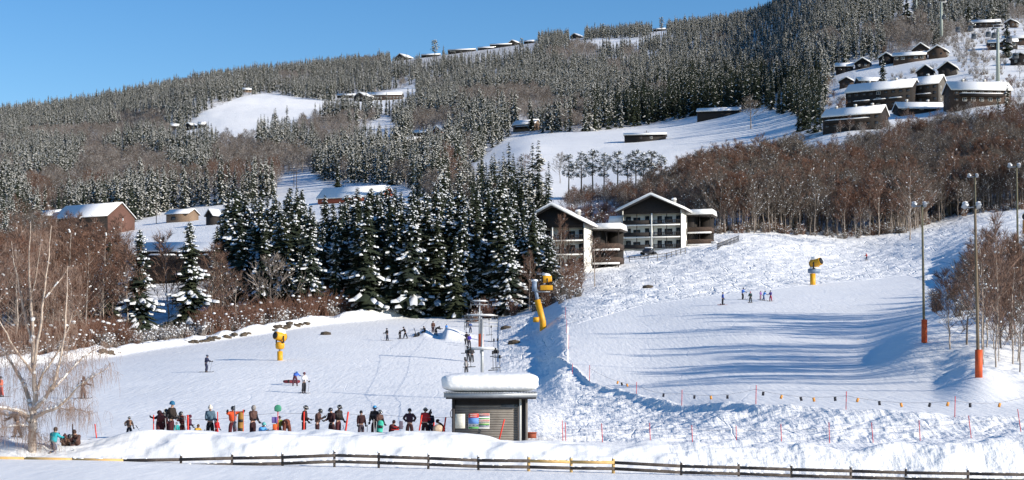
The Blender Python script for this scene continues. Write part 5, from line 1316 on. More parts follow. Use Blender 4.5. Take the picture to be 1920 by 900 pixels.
rope([P(1710,4,1150)+Vector((0,0,0)), P(1758,8,900), P(1862,54,find_d(1871,152,400,900)), P(1935,88,520)], 0.05, 'thin gondola cable running past the large pale pylon', M_CABLE, 4, 'cable')
rope([P(1725,4,1150), P(1772,8,900), P(1880,54,find_d(1871,152,400,900)), P(1960,84,520)], 0.05, 'second gondola cable beside the first', M_CABLE, 4, 'cable')
# telegraph poles on the hillside
for px, yb, yt, dd, lab in ((556,356,322,None,'left pole of a twin power line mast in the shaded clearing'),(551,352,318,None,'right pole of a twin power line mast in the shaded clearing'),(1212,262,245,None,'thin power pole beside the flat dark shed'),(293,420,380,None,'thin power pole on the meadow behind the sheds')):
    d = find_d(px, yb, 300, 1500); o = MB().tube([(0,0,-1),(0,0,(yb-yt)/F*d)], 0.16, 6).tube([(-1.4,0,(yb-yt)/F*d-0.8),(1.4,0,(yb-yt)/F*d-0.8)], 0.09, 4).build('power_pole', M_BARK); o.location = G(px, d); tag(o, lab, 'power pole')

# ------------------------------------------------------------------ the big birch in front
def big_birch():
    r = random.Random(11); d = 78.2; u = d/F
    base = P(60, 862, d); o = empty('birch_tree', base, 0, 'large leafless birch with white trunk and drooping twigs in front on the left', 'birch')
    def Q(px, py, dy): return Vector(((px-60)*u, dy, (862-py)*u))
    M_BB = mat("big_birch_bark", (0.62, 0.54, 0.46), 0.85, (0.30, 0.24, 0.20), 5, bump=0.01)
    M_LIMB = mat("birch_limb_bark", (0.60, 0.50, 0.41), 0.85, (0.42, 0.33, 0.27), 5)
    M_TW = mat("thin_birch_twigs", (0.30, 0.20, 0.155), 0.9, (0.38, 0.27, 0.21), 3)
    T = MB(); T.tube([Q(60,868,0), Q(60,840,0), Q(61,810,0), Q(62,788,0), Q(62,770,0)], [0.24,0.20,0.185,0.20,0.17], 12)
    T.build('trunk', M_BB, o, smooth=True)
    # dark lenticels and scars as patches proud of the bark
    S = MB()
    for k in range(46):
        a = r.uniform(0, 6.28); z = r.uniform(0.1, 1.9); rr = 0.21-0.01*z
        S.box((math.cos(a)*rr*0.97, math.sin(a)*rr*0.97, z), (0.015, r.uniform(0.03, 0.13), r.uniform(0.012, 0.05)), Matrix.Rotation(a, 3, 'Z'))
    S.build('bark_scars', M_BARK, o)
    limbs = [ # (points, radii start, end)
     ([(62,775,0),(66,740,.1),(62,700,.1),(60,650,.2),(57,600,.3),(52,540,.3),(50,480,.4),(53,415,.4)], .15, .015),
     ([(60,700,.1),(72,660,-.3),(82,600,-.4),(90,540,-.5),(98,480,-.6),(103,425,-.6)], .085, .012),
     ([(57,640,.2),(40,590,.5),(30,540,.6),(18,490,.7),(12,450,.8)], .07, .012),
     ([(64,770,0),(85,750,-.3),(105,720,-.4),(118,680,-.5),(126,630,-.5),(131,570,-.6),(133,500,-.6)], .11, .012),
     ([(63,782,0),(90,772,-.5),(115,765,-.7),(140,742,-.8),(160,722,-.9),(185,706,-1),(215,688,-1)], .11, .012),
     ([(60,772,0),(48,745,.4),(36,715,.6),(18,690,.7),(0,662,.8),(-20,640,.9)], .12, .03),
     ([(56,790,0),(35,778,.5),(10,778,.6),(-30,774,.8),(-70,768,.8)], .10, .03),
     ([(57,783,0),(38,770,-.6),(15,765,-.9),(-10,760,-1.2),(-50,740,-1.3)], .08, .02),
     ([(57,800,0),(40,797,-.3),(20,800,-.5),(-5,808,-.7)], .045, .01),
     ([(66,735,.1),(74,700,.7),(95,660,1.2),(110,620,1.6),(118,580,1.8)], .07, .012),
     ([(62,700,.1),(45,670,-.5),(30,640,-.9),(14,600,-1.3),(4,560,-1.5)], .065, .012),
     ([(100,735,-.4),(125,700,.2),(150,670,.5),(172,655,.8),(190,640,1.0)], .045, .008),
     ([(118,765,-.7),(140,768,-1),(165,768,-1.2),(185,775,-1.3)], .03, .006),
     ([(52,560,.3),(66,530,0),(76,480,-.2),(80,440,-.3)], .035, .008),
     ([(90,560,-.5),(112,530,-.2),(128,500,.1)], .03, .008),
     ([(66,808,0),(78,820,-.2),(90,834,-.3)], .018, .006),
    ]
    Lm = MB(); Sn = MB(); twig = MB(); segs = []
    for pts, r0, r1 in limbs:
        q = [Q(*p) for p in pts]
        fine = []
        for i in range(len(q)-1):
            for k in range(3):
                t = k/3; p = q[i].lerp(q[i+1], t); p += Vector((r.uniform(-.03,.03), r.uniform(-.03,.03), r.uniform(-.03,.03))); fine.append(p)
        fine.append(q[-1]); n = len(fine)
        rad = [r0*0.90*(1-(i/(n-1)))**0.9+r1*0.8 for i in range(n)]
        Lm.tube(fine, rad, 7)
        for i in range(n-1): segs.append((fine[i], fine[i+1], rad[i], i/(n-1)))
        for i in range(n-1):
            dr = fine[i+1]-fine[i]
            if abs(dr.z) < dr.length*0.8 and r.random() < 0.8 and rad[i] > 0.025:
                Sn.tube([fine[i]+Vector((0,0,rad[i]*0.9)), fine[i+1]+Vector((0,0,rad[i+1]*0.9))], [rad[i]*0.7+0.02]*2, 6)
            elif rad[i] > 0.06 and r.random() < 0.25: Sn.blob(fine[i]+Vector((0.02,-0.05,rad[i]*0.6)), 0.12, 0, rng=r)
    Lm.build('limbs', M_LIMB, o, smooth=True); Sn.build('limb_snow', M_SNOW, o, smooth=True)
    # side branches, arching out then drooping, with fine hanging twigs
    def ribbon(B, pts, w):
        vs = []; n = len(pts)
        for i, p in enumerate(pts):
            ww = w*(1-i/n*0.7)/2; vs += [tuple(p+Vector((-ww,-ww*0.5,0))), tuple(p+Vector((ww,-ww*0.5,0))), tuple(p+Vector((0,ww,0)))]
        fs = []
        for i in range(n-1):
            b = i*3
            for k in range(3): fs.append((b+k, b+(k+1) % 3, b+3+(k+1) % 3, b+3+k))
        B.add(vs, fs)
    for (a, b, rad, f) in segs:
        if rad > 0.16: continue
        for k in range(5 if rad < 0.075 else 2):
            if r.random() < 0.08: continue
            p = a.lerp(b, r.random()); az = r.uniform(0, 6.28); up = r.uniform(-0.1, 0.9)
            dd = Vector((math.cos(az), math.sin(az)*0.9, up)).normalized(); L = r.uniform(0.6, 1.9)*(1-0.35*f)
            pts = [p]
            for j in range(6):
                pts.append(pts[-1]+dd*L/6); dd = (dd+Vector((r.uniform(-.12,.12), r.uniform(-.12,.12), -0.16))).normalized()
            ribbon(twig, pts, 0.026)
            for m in range(7):
                t = r.uniform(0.2, 1)*5.99; q = pts[int(t)].lerp(pts[int(t)+1], t-int(t))
                hl = r.uniform(0.2, 1.15)*(1.0 if p.z < 6.5 else 0.6); sd = Vector((r.uniform(-.5,.5), r.uniform(-.5,.5), r.uniform(-.2,.5)))
                tp = [q, q+sd*0.25+Vector((0,0,-hl*0.25)), q+sd*0.38+Vector((r.uniform(-.05,.05),0,-hl*0.65)), q+sd*0.42+Vector((r.uniform(-.08,.08),0,-hl))]
                ribbon(twig, tp, 0.011)
    twig.build('twigs', M_TW, o)
big_birch()
# ------------------------------------------------------------------ people
M_SKIN = mat("skin", (0.50, 0.30, 0.22), 0.6)
def fab(c): 
    return mat("fabric_%03d_%03d_%03d" % tuple(int(x*999) for x in c), c, 0.85, tuple(x*0.75 for x in c), 9)
def skinned(name, V, E, R, m, parent, sub=1):
    me = bpy.data.meshes.new(name); me.from_pydata([tuple(v) for v in V], E, []); me.materials.append(m)
    o = bpy.data.objects.new(name, me); COL.objects.link(o); o.parent = parent
    s = o.modifiers.new('skin', 'SKIN'); s.use_smooth_shade = True
    sv = me.skin_vertices[0].data
    for i, r in enumerate(R): sv[i].radius = (r, r) if not isinstance(r, tuple) else r
    sv[0].use_root = True
    b = o.modifiers.new('sub', 'SUBSURF'); b.levels = sub; b.render_levels = sub
    return o
def glove_mesh():
    B = MB(); B.tube([(0,0,0.0),(0,0,-.03),(0,0,-.07),(0,0,-.10)], [.030,.040,.044,.034], 8)
    for k, (x, l) in enumerate([(-.030,.065),(-.010,.078),(.011,.072),(.030,.055)]):
        B.tube([(x,0,-.09),(x,-.012,-.09-l*.45),(x,-.040,-.09-l*.75),(x,-.062,-.09-l*.80)], [.0125,.012,.011,.008], 5)
    B.tube([(-.034,0,-.035),(-.058,-.018,-.062),(-.060,-.036,-.088)], [.014,.013,.009], 5)
    return B
def ell(B, c, r, R, n=12, m=7, lo=-0.5, mi=0):
    vs = []; fs = []
    for j in range(m+1):
        ph = math.pi*(lo+(0.5-lo)*j/m)
        for i in range(n):
            th = 2*math.pi*i/n; vs.append(tuple(Vector(c)+R @ Vector((math.cos(th)*math.cos(ph)*r[0], math.sin(th)*math.cos(ph)*r[1], math.sin(ph)*r[2]))))
    for j in range(m):
        for i in range(n): fs.append((j*n+i, j*n+(i+1) % n, (j+1)*n+(i+1) % n, (j+1)*n+i))
    fs.append(tuple(range(n-1, -1, -1))); B.add(vs, fs, mi); return B
GLOVE = None
M_GOG = mat("goggle_lens", (0.05, 0.05, 0.06), 0.1, spec=0.9)
M_STRAP = plain("pale_goggle_strap", (0.55, 0.55, 0.52))
POSE = {   # lean, head nod, arms (forward, side, elbow), legs (forward, side, knee)
 'stand': dict(lean=3, arms=[(8,10,15),(4,10,20)], legs=[(2,4,3),(-2,4,3)]),
 'front': dict(lean=5, nod=15, arms=[(8,6,62),(2,9,35)], legs=[(3,4,4),(-3,4,4)]),
 'down': dict(lean=8, nod=35, arms=[(12,2,100),(8,2,105)], legs=[(3,4,4),(-3,4,4)]),
 'hips': dict(lean=2, arms=[(-12,38,70),(-12,38,70)], legs=[(0,6,2),(0,6,2)]),
 'pole': dict(lean=5, arms=[(18,12,50),(12,12,45)], legs=[(5,5,6),(-4,5,6)]),
 'polr': dict(lean=5, arms=[(10,18,10),(25,48,28)], legs=[(4,7,6),(-2,7,6)]),
 'walk': dict(lean=14, arms=[(30,8,20),(-20,8,20)], legs=[(28,3,8),(-24,3,14)]),
 'wide': dict(lean=22, arms=[(50,10,20),(40,8,20)], legs=[(20,14,10),(-16,16,6)]),
 'ski': dict(lean=28, nod=-12, arms=[(35,18,40),(32,18,45)], legs=[(30,7,42),(26,7,40)]),
 'skis': dict(lean=14, nod=-5, arms=[(28,20,45),(24,20,50)], legs=[(16,10,24),(12,10,22)]),
 'bend': dict(lean=105, nod=10, arms=[(60,5,10),(70,8,15)], legs=[(12,10,6),(-6,10,4)]),
 'stoop': dict(lean=62, nod=5, arms=[(60,8,20),(50,8,20)], legs=[(14,9,16),(4,9,14)]),
 'hunch': dict(lean=48, nod=8, arms=[(60,8,40),(50,8,40)], legs=[(14,9,16),(4,9,14)]),
 'crouch': dict(lean=30, nod=15, arms=[(55,8,40),(50,8,40)], legs=[(92,10,128),(85,12,125)]),
 'sit': dict(lean=18, nod=10, arms=[(50,8,45),(48,8,50)], legs=[(82,9,50),(78,11,45)], sit=True),
 'sitk': dict(lean=22, nod=20, arms=[(60,10,60),(45,10,40)], legs=[(100,12,100),(80,14,70)], sit=True),
 'kneel': dict(lean=16, nod=12, arms=[(48,8,42),(58,8,45)], legs=[(8,8,95),(62,10,80)], kneel=True),
 'reach': dict(lean=8, nod=12, arms=[(80,30,30),(92,55,8)], legs=[(4,6,4),(-4,6,4)]),
 'ride': dict(lean=-4, arms=[(30,8,50),(28,8,50)], legs=[(8,5,8),(4,5,8)]),
}
WALKERS = {}
def person(px, d, H, face, jc, pc, head, pose, label, at_z=None, gloves=(0.03,0.03,0.035), boots=(0.06,0.06,0.065), pack=None, dx=0, tilt=None):
    global GLOVE
    if GLOVE is None: GLOVE = glove_mesh()
    ps = POSE[pose]; k = H/1.75; fm, pm = fab(jc), fab(pc)
    g = G(px, d) if at_z is None else P(px, at_z, d)
    o = empty('person', g, math.radians(face), label, 'person')
    ln = math.radians(ps['lean']); sp = Vector((0, -math.sin(ln), math.cos(ln))); P0 = Vector((0, 0, 0))
    def D(a, b, s): a, b = math.radians(a), math.radians(b); return Vector((s*math.sin(b), -math.sin(a)*math.cos(b), -math.cos(a)*math.cos(b)))
    hn = ln+math.radians(ps.get('nod', 0)); hd = Vector((0, -math.sin(hn), math.cos(hn)))
    spine = [P0, sp*0.17, sp*0.34, sp*0.47]; neck = sp*0.53; head0 = neck+hd*0.09; head1 = neck+hd*0.20
    arms = []; legs = []
    for s, (a, b, e) in zip((-1, 1), ps['arms']):
        sh = sp*0.45+Vector((s*0.185, 0, 0)); el = sh+D(a, b, s)*0.28; wr = el+D(a+e, b*0.3 if ps is not POSE['hips'] else -32, s)*0.25; hnd = wr+D(a+e+5, b*0.2, s)*0.08
        arms.append((sh, el, wr, hnd))
    for s, (a, b, q) in zip((-1, 1), ps['legs']):
        hp_ = Vector((s*0.085, 0, -0.05)); kn = hp_+D(a, b, s)*0.42; an = kn+D(a-q, b*0.6, s)*0.40
        fd = Vector((s*0.05, -1, -0.12)).normalized() if not (ps.get('kneel') and abs(a-q) > 60) else D(a-q-10, 0, s)
        legs.append((hp_, kn, an, an+Vector((0, 0.03, -0.07)), an+fd*0.15+Vector((0, 0, -0.06))))
    low = min(min(l[3].z, l[2].z-0.07, l[1].z-0.06, l[4].z-0.03) for l in legs)
    if ps.get('sit'): low = min(low, -0.13) if low > -0.16 else -0.15
    off = Vector((0, 0, -low)); T = lambda v: (v+off)*k
    # body : one continuous surface
    V = [T(P0), T(spine[1]), T(spine[2]), T(spine[3]), T(neck), T(head0), T(head1)]; E = [(i, i+1) for i in range(6)]; R = [.105, .10, .11, .085, .052, .078, .072]
    for s, (sh, el, wr, hn_) in zip((-1, 1), arms):
        i = len(V); V += [T(sh), T(el), T(wr), T(hn_)]; E += [(3, i), (i, i+1), (i+1, i+2), (i+2, i+3)]; R += [.05, .04, .028, .03]
    for l in legs:
        i = len(V); V += [T(l[0]), T(l[1]), T(l[2]), T(l[4])]; E += [(0, i), (i, i+1), (i+1, i+2), (i+2, i+3)]; R += [.075, .055, .04, .035]
    i = len(V); V.append(T(head0+Vector((0, -math.cos(hn), -math.sin(hn)))*0.10+hd*0.015)); E.append((5, i)); R.append(.016)
    body = skinned('body', V, E, [x*k for x in R], M_SKIN, o)
    # jacket
    V = [T(sp*-0.02), T(sp*0.10), T(sp*0.25), T(sp*0.40), T(sp*0.50)]; E = [(0,1),(1,2),(2,3),(3,4)]; R = [.205, .195, .20, .178, .118]
    for (sh, el, wr, hn_) in arms:
        i = len(V); V += [T(sh), T(sh.lerp(el, 0.5)), T(el), T(wr)]; E += [(3, i), (i, i+1), (i+1, i+2), (i+2, i+3)]; R += [.095, .086, .078, .06]
    skinned('jacket', V, E, [(x*k*1.08, x*k*0.88) if j < 4 else x*k for j, x in enumerate(R)], fm, o)
    V = [T(sp*0.04), T(P0+Vector((0,0,-.04)))]; E = [(0,1)]; R = [.13, .135]
    for l in legs:
        i = len(V); V += [T(l[0]+Vector((0,0,-.06))), T(l[0].lerp(l[1], .55)), T(l[1]), T(l[1].lerp(l[2], .6)), T(l[2])]; E += [(1, i)]+[(i+j, i+j+1) for j in range(4)]; R += [.125, .118, .105, .098, .10]
    skinned('trousers', V, E, [x*k for x in R], pm, o)
    for l in legs:
        MB().tube([T(l[2]+(l[1]-l[2])*0.2), T(l[2]), T(l[3]), ], [.062*k, .066*k, .06*k], 8).tube([T(l[3]+Vector((0,.03,0))), T(l[3].lerp(l[4], .5)), T(l[4]+(l[4]-l[3]).normalized()*.05)], [.056*k, .058*k, .038*k], 8).build('boot', fab(boots), o, smooth=True)
    for s, (sh, el, wr, hn_) in zip((-1, 1), arms):
        gl = bpy.data.objects.new('glove', GLOVE.mesh('glove', fab(gloves), True) if fab(gloves).name not in WALKERS else WALKERS[fab(gloves).name]); WALKERS[fab(gloves).name] = gl.data
        COL.objects.link(gl); gl.parent = o; gl.location = T(wr); gl.rotation_mode = 'QUATERNION'; gl.rotation_quaternion = Vector((0,0,-1)).rotation_difference((hn_-wr).normalized()); gl.scale = (s*-k*1.25, k*1.25, k*1.25)
    # head wear
    Rh = Matrix.Rotation(hn, 3, 'X'); hc = T(neck+hd*0.15); kind, hcol = head
    if kind in ('helmet', 'goggles', 'strap'):
        h = ell(MB(), hc+Rh @ Vector((0, 0.01, 0.012))*k, (.118*k, .137*k, .132*k), Rh, 14, 7, -0.16).build('helmet', mat("helmet_%d_%d_%d" % tuple(int(c*99) for c in hcol), hcol, 0.3, spec=0.6), o, smooth=True)
        B = MB(); B.tube([hc+Rh @ Vector((math.sin(a)*.118*k, -math.cos(a)*.128*k, 0.0)) for a in (-.95, -.5, 0, .5, .95)], [.022*k, .040*k, .036*k, .040*k, .022*k], 6).build('goggles', M_GOG, o)
        if kind != 'helmet': MB().tube([hc+Rh @ Vector((math.sin(a)*.142*k, -math.cos(a)*.158*k, 0.03*k)) for a in [0.9+i*(2*math.pi-1.8)/10 for i in range(11)]], .017*k, 4).build('strap', M_STRAP, h)
    elif kind == 'beanie':
        h = ell(MB(), hc+Rh @ Vector((0, .01, .035))*k, (.115*k, .13*k, .125*k), Rh, 12, 6, -0.12); h.tube([hc+Rh @ Vector((math.sin(a)*.112*k, -math.cos(a)*.125*k+.01*k, 0.0)) for a in [i*math.pi/6 for i in range(13)]], .02*k, 5); h = h.build('hat', fab(hcol), o, smooth=True)
        if hcol[0] > 0.3: MB().blob(hc+Rh @ Vector((0, 0.01, .175))*k, .035*k).build('pompom', fab(hcol), h)
    elif kind == 'hood':
        ell(MB(), hc+Rh @ Vector((0, .035, .0))*k, (.130*k, .135*k, .155*k), Rh, 12, 8, -0.5).build('hood', fab(hcol), o, smooth=True)
    elif kind == 'hair':
        ell(MB(), hc+Rh @ Vector((0, .022, .02))*k, (.105*k, .115*k, .125*k), Rh, 12, 7, -0.3).build('hair', fab(hcol), o, smooth=True)
    B = MB()
    for s in (-1, 1): B.blob(hc+Rh @ Vector((s*.034, -.094, .0))*k, .012*k)
    B.build('eyes', M_BLACK, o)
    if pack:
        c = T(sp*0.28); b = MB(); Rl = Matrix.Rotation(ln, 3, 'X')
        b.box(c+Rl @ Vector((0, .25, 0))*k, (.25*k, .15*k, .42*k), Rl, taper=0.85); b.box(c+Rl @ Vector((0, .34, -.06))*k, (.20*k, .06*k, .22*k), Rl)
        for s in (-1, 1): b.tube([c+Rl @ Vector((s*.11, .13, .2))*k, c+Rl @ Vector((s*.13, 0, .27))*k, c+Rl @ Vector((s*.12, -.15, .1))*k], .022*k, 5)
        b = b.build('backpack', fab(pack), bevel=0.03); b.location = g; b.rotation_euler = (0, 0, math.radians(face)); tag(b, 'dark backpack on the back of the person in checked brown', 'backpack')
    W = Matrix.Translation(g) @ Matrix.Rotation(math.radians(face), 4, 'Z')
    o_feet = [W @ T(l[3]) for l in legs]; o_hands = [W @ T(a[3]) for a in arms]
    return o, o_feet, o_hands
M_SKI = {}
def skis(feet, face, label, col, L=1.6, w=0.095):
    f = Matrix.Rotation(math.radians(face), 3, 'Z') @ Vector((0, -1, 0)); c = (feet[0]+feet[1])/2; o = empty('skis', c, 0, label, 'skis')
    for p in feet:
        a = Vector(p)-c; a.z = 0; pts = []
        n = (-0.48, -0.2, 0.2, 0.46, 0.52)
        w0 = [c+a+f*(t*L) for t in n]; zz = [gxy(q.x, q.y)+0.03 for q in w0]
        q = [a+f*(t*L)+Vector((0,0,z-c.z)) for t, z in zip(n, zz)]; q[-1].z += 0.10
        sd = f.cross(Vector((0,0,1)))*w/2; vs = []
        for v in q: vs += [tuple(v-sd), tuple(v+sd), tuple(v+sd+Vector((0,0,.02))), tuple(v-sd+Vector((0,0,.02)))]
        fs = []
        for i in range(len(q)-1):
            for k in range(4): fs.append((i*4+k, i*4+(k+1) % 4, i*4+4+(k+1) % 4, i*4+4+k))
        fs += [(3,2,1,0), tuple(len(q)*4-4+k for k in range(4))]
        MB().add(vs, fs).build('ski', fab(col), o)
def ski_poles(hands, label, back=(0, 0, 0), one=False, col=(0.12,0.12,0.13)):
    o = empty('ski_poles', hands[0], 0, label, 'ski poles')
    for i, h in enumerate(hands):
        if one and i: continue
        h = Vector(h); tip = h+Vector(back)+Vector((0.10*(1 if i else -1), 0, 0)); tip.z = gxy(tip.x, tip.y)-0.02
        a = h-hands[0]; b = tip-hands[0]; up = (a-b).normalized()
        p = MB().tube([a+up*0.10, b], 0.012, 5).build('pole', fab(col), o); MB().tube([b+up*0.10, b+up*0.115], 0.045, 8).build('basket', M_BLACK, p); MB().tube([a+up*.12, a-up*.06], 0.02, 6).build('grip', M_BLACK, p)
def board_thing(loc, rot, L, w, col, label, cat='snowboard', name='snowboard'):
    B = MB(); n = 12; vs = []
    for sgn in (1, -1):
        pass
    pr = []
    for i in range(2*n):
        t = 2*math.pi*i/(2*n); x = math.copysign(abs(math.cos(t))**0.35, math.cos(t))*L/2; y = math.copysign(abs(math.sin(t))**0.7, math.sin(t))*w/2; pr.append((x, y))
    m = len(pr); vs = [(x, y, 0.06*(abs(x)/(L/2))**6) for x, y in pr]+[(x, y, 0.018+0.06*(abs(x)/(L/2))**6) for x, y in pr]
    fs = [tuple(range(m-1, -1, -1)), tuple(range(m, 2*m))]+[(i, (i+1) % m, m+(i+1) % m, m+i) for i in range(m)]
    o = empty(name, loc, 0, label, cat); o.rotation_euler = rot
    B.add(vs, fs); B.build('deck', fab(col), o)
    for s in (-1, 1): MB().box((s*L*0.17, 0, 0.05), (0.14, w*0.85, 0.05)).box((s*L*0.17, w*0.3, 0.12), (0.13, 0.04, 0.14)).build('binding', M_BLACK, o)
    return o
def up_skis(px, yb, yt, d, lean, label, col):
    b = P(px, yb, d); t = P(px+lean, yt, d); o = empty('skis', b, 0, label, 'skis'); v = t-b; R = v.to_track_quat('Z', 'Y').to_matrix()
    for s in (-1, 1): MB().box(R @ Vector((s*0.028, s*0.02, v.length/2)), (0.085, 0.018, v.length), R).box(R @ Vector((s*0.028, s*0.02+0.03*s, v.length*0.42)), (0.06, 0.06, 0.3), R).build('ski', fab(col), o)
MAR = (0.075, 0.016, 0.020); DMR = (0.040, 0.014, 0.016); BRN = (0.105, 0.055, 0.045); BLK = (0.014, 0.013, 0.016); NAV = (0.025, 0.03, 0.07)
TEAL = (0.03, 0.36, 0.42); LBL = (0.10, 0.36, 0.72); BLU = (0.045, 0.13, 0.50); RED = (0.50, 0.03, 0.04); ORG = (0.75, 0.10, 0.03)
def ht(px, yt, d, extra=0.02):   # stature from the row of the head top
    g = G(px, d); return ((HOR-yt)/F*d-g.z)-extra
Q = 84.8
def stand(px, yt, face, jc, pc, head, pose, label, d=Q, **kw):
    H = min(2.02, max(0.9, ht(px, yt, d)/ (1.0 if pose in ('stand','hips','polr','pole') else 0.975))); return person(px, d, H, face, jc, pc, head, pose, label, **kw)
# waiting line, from left to right
stand(242, 781, 172, (0.34,0.20,0.13), (0.02,0.02,0.03), ('strap', BLK), 'polr', 'person in a checked brown jacket with black backpack and ski pole, seen from behind', d=85.4, pack=(0.03,0.022,0.025))
person(299, 84.6, 1.85, 50, MAR, MAR, ('strap', BLK), 'hunch', 'person in maroon bending forward beside the leftmost thin red pole')
person(311, 85.4, 1.7, -30, DMR, MAR, ('hood', DMR), 'hunch', 'hunched person in dark maroon between the bending one and the tall one')
for t in (
          (321, 753, 75, (0.035,0.025,0.02), MAR, ('beanie', (0.03,0.16,0.30)), 'pole', 'tall person in dark jacket with blue hat and ski poles, highest head of the line'),
          (331, 797, 10, (0.04,0.42,0.42), (0.04,0.30,0.32), ('helmet', BLK), 'stand', 'small child in turquoise between two maroon figures'),
          (342, 772, -20, MAR, MAR, ('strap', BLK), 'down', 'person in maroon with black helmet and pale goggle strap, right of the tall one'),
          (354, 779, 80, (0.09,0.025,0.06), (0.05,0.02,0.08), ('beanie', (0.10,0.02,0.04)), 'front', 'child in purplish maroon with dark red hat looking right'),
          (394, 762, 15, (0.09,0.15,0.20), BLK, ('beanie', (0.75,0.66,0.56)), 'front', 'person in blue grey jacket with white hat and black trousers'),
          (406, 785, 60, (0.62,0.02,0.03), (0.55,0.02,0.03), ('helmet', MAR), 'stand', 'small child all in bright red holding the hand of the blue grey jacket'),
          (436, 763, 20, ORG, (0.10,0.015,0.02), ('helmet', BLK), 'reach', 'person in bright orange red jacket raising an arm, black helmet'),
          (474, 762, 55, BRN, DMR, ('hood', (0.33,0.30,0.28)), 'front', 'person in brown coat with pale grey hood, leaning over the blue jacket'),
          (524, 780, 30, (0.20,0.24,0.05), (0.07,0.10,0.06), ('goggles', DMR), 'stand', 'child in olive green with dark helmet below the green sign'),
          (570, 762, 95, DMR, DMR, ('strap', BLK), 'front', 'person in near black maroon behind the broad red pole'),
          (595, 767, 80, BRN, DMR, ('helmet', (0.05,0.05,0.05)), 'down', 'person in brown coat with dark helmet looking down, arms folded'),
          (622, 766, -40, DMR, DMR, ('helmet', BLK), 'front', 'person in dark maroon, left one of the pair behind the leaning red pole'),
          (634, 761, 60, (0.03,0.022,0.02), MAR, ('strap', BLK), 'front', 'person with pale goggles and maroon trousers, right one of the pair behind the leaning pole'),
          (677, 770, 20, DMR, (0.075,0.055,0.07), ('hair', BLK), 'stand', 'bareheaded person in dark jacket and grey trousers with a short pole'),
          (703, 761, -10, (0.025,0.02,0.02), DMR, ('goggles', (0.03,0.30,0.62)), 'stand', 'tall person in black jacket with bright blue helmet'),
          (711, 770, 40, BRN, DMR, ('goggles', (0.10,0.11,0.12)), 'front', 'person in brown jacket tucked close behind the blue helmet'),
          (768, 766, 180, (0.05,0.022,0.035), DMR, ('helmet', BLK), 'hips', 'person with light blue sleeves and hands on hips, seen from behind'),
          (807, 771, 200, NAV, NAV, ('helmet', DMR), 'stand', 'person in navy half hidden behind the red jacket'),
          (797, 766, 170, RED, DMR, ('strap', BLK), 'front', 'person in bright red hooded jacket with black helmet, near the hut')):
    dd = {321: 84.3, 807: 85.5, 703: 85.4, 312: 85.6, 622: 84.9, 634: 85.5}.get(t[0], Q+((t[0]*7) % 5)*0.08)
    stand(t[0], t[1], *t[2:], d=dd)
M_LBS = fab((0.10, 0.36, 0.55))
person(369, Q-.2, 1.25, 40, (0.62,0.38,0.06), (0.5,0.3,0.06), ('hair', (0.12,0.06,0.03)), 'sit', 'small child in yellow sitting at the right end of the maroon group', at_z=819)
person(489, Q-.2, 1.55, 60, LBL, DMR, ('helmet', (0.10,0.42,0.40)), 'sit', 'person in light blue jacket with green helmet sitting in the snow', at_z=821)
person(538, Q, 1.75, 200, (0.17,0.055,0.035), (0.17,0.055,0.035), ('beanie', (0.15,0.05,0.03)), 'bend', 'person in rusty brown bending right over beside the green sign')
person(733, Q, 1.45, 60, MAR, DMR, ('hair', DMR), 'sit', 'low seated figure in maroon between blue helmet and light blue sleeves', at_z=815)
person(832, Q, 1.45, -80, DMR, DMR, ('beanie', DMR), 'crouch', 'figure in dark clothes crouching against the left wall of the hut', at_z=822)
# gear of the waiting line
ski_poles([P(421*0+246, 803, 85.2), P(257, 801, 85.2)], 'pair of thin poles of the brown backpack wearer', (0.35, 0, 0), col=(0.5,0.5,0.5))
for px, yb, yt, ln, lab in ((313,813,776,-4,'pale ski pole leaning left of the tall blue hat'),(327,813,770,6,'pale ski pole held by the tall person with blue hat'),(348,813,776,-3,'pale ski pole before the maroon person with pale strap'),(688,812,797,1,'short pole of the grey trousered person'),(701,812,786,0,'thin pale pole left of the blue helmet'),(705,812,790,1,'second thin pale pole left of the blue helmet'),(649,812,797,-6,'thin black pole right of the leaning pair')):
    o = MB().tube([P(px, yb+6, 84.0), P(px+ln, yt, 84.0)], 0.014, 5).build('ski_pole', fab((0.5,0.5,0.5) if px not in (649, 688) else BLK)); tag(o, lab, 'ski pole')
up_skis(441, 822, 760, 84.1, -1, 'pair of grey skis held upright beside the orange red jacket', (0.22, 0.23, 0.26))
b = board_thing(P(451, 797, 84.1), (math.radians(90), math.radians(-88), 0), 1.35, 0.30, (0.34, 0.17, 0.04), 'mustard brown snowboard standing upright by the orange red jacket')
b = board_thing(P(712, 806, 84.2), (math.radians(90), math.radians(-82), 0), 1.0, 0.32, (0.06, 0.50, 0.36), 'mint green board standing before the brown jacket and blue helmet')
b = board_thing(P(803, 782, 85.2), (math.radians(90), math.radians(-70), 0), 0.9, 0.10, (0.12, 0.10, 0.10), 'thin dark ski tip rising behind the red jacket', 'skis', 'ski')
o = MB(); o.blob((0,0,0.15), 0.28, 0, sq=(1,0.8,1)); o.box((0,0,-0.12), (0.5,0.4,0.1)); o = o.build('bag', fab((0.60,0.45,0.32)), bevel=0.04); o.location = P(821, 810, 84.2); tag(o, 'cream bag with orange base on the snow near the hut', 'bag')
for px, col, lab in ((745, (0.55,0.04,0.03), 'red sled box beside the low seated figure'), (750, (0.16,0.13,0.17), 'grey box standing right of the red sled box')):
    o = MB().box((0,0,0), (0.42 if px == 745 else 0.2, 0.25, 0.2 if px == 745 else 0.42), taper=0.9).build('box', fab(col), bevel=0.03); o.location = P(px-(4 if px == 745 else -2), 803 if px == 745 else 797, 84.7); tag(o, lab, 'box')
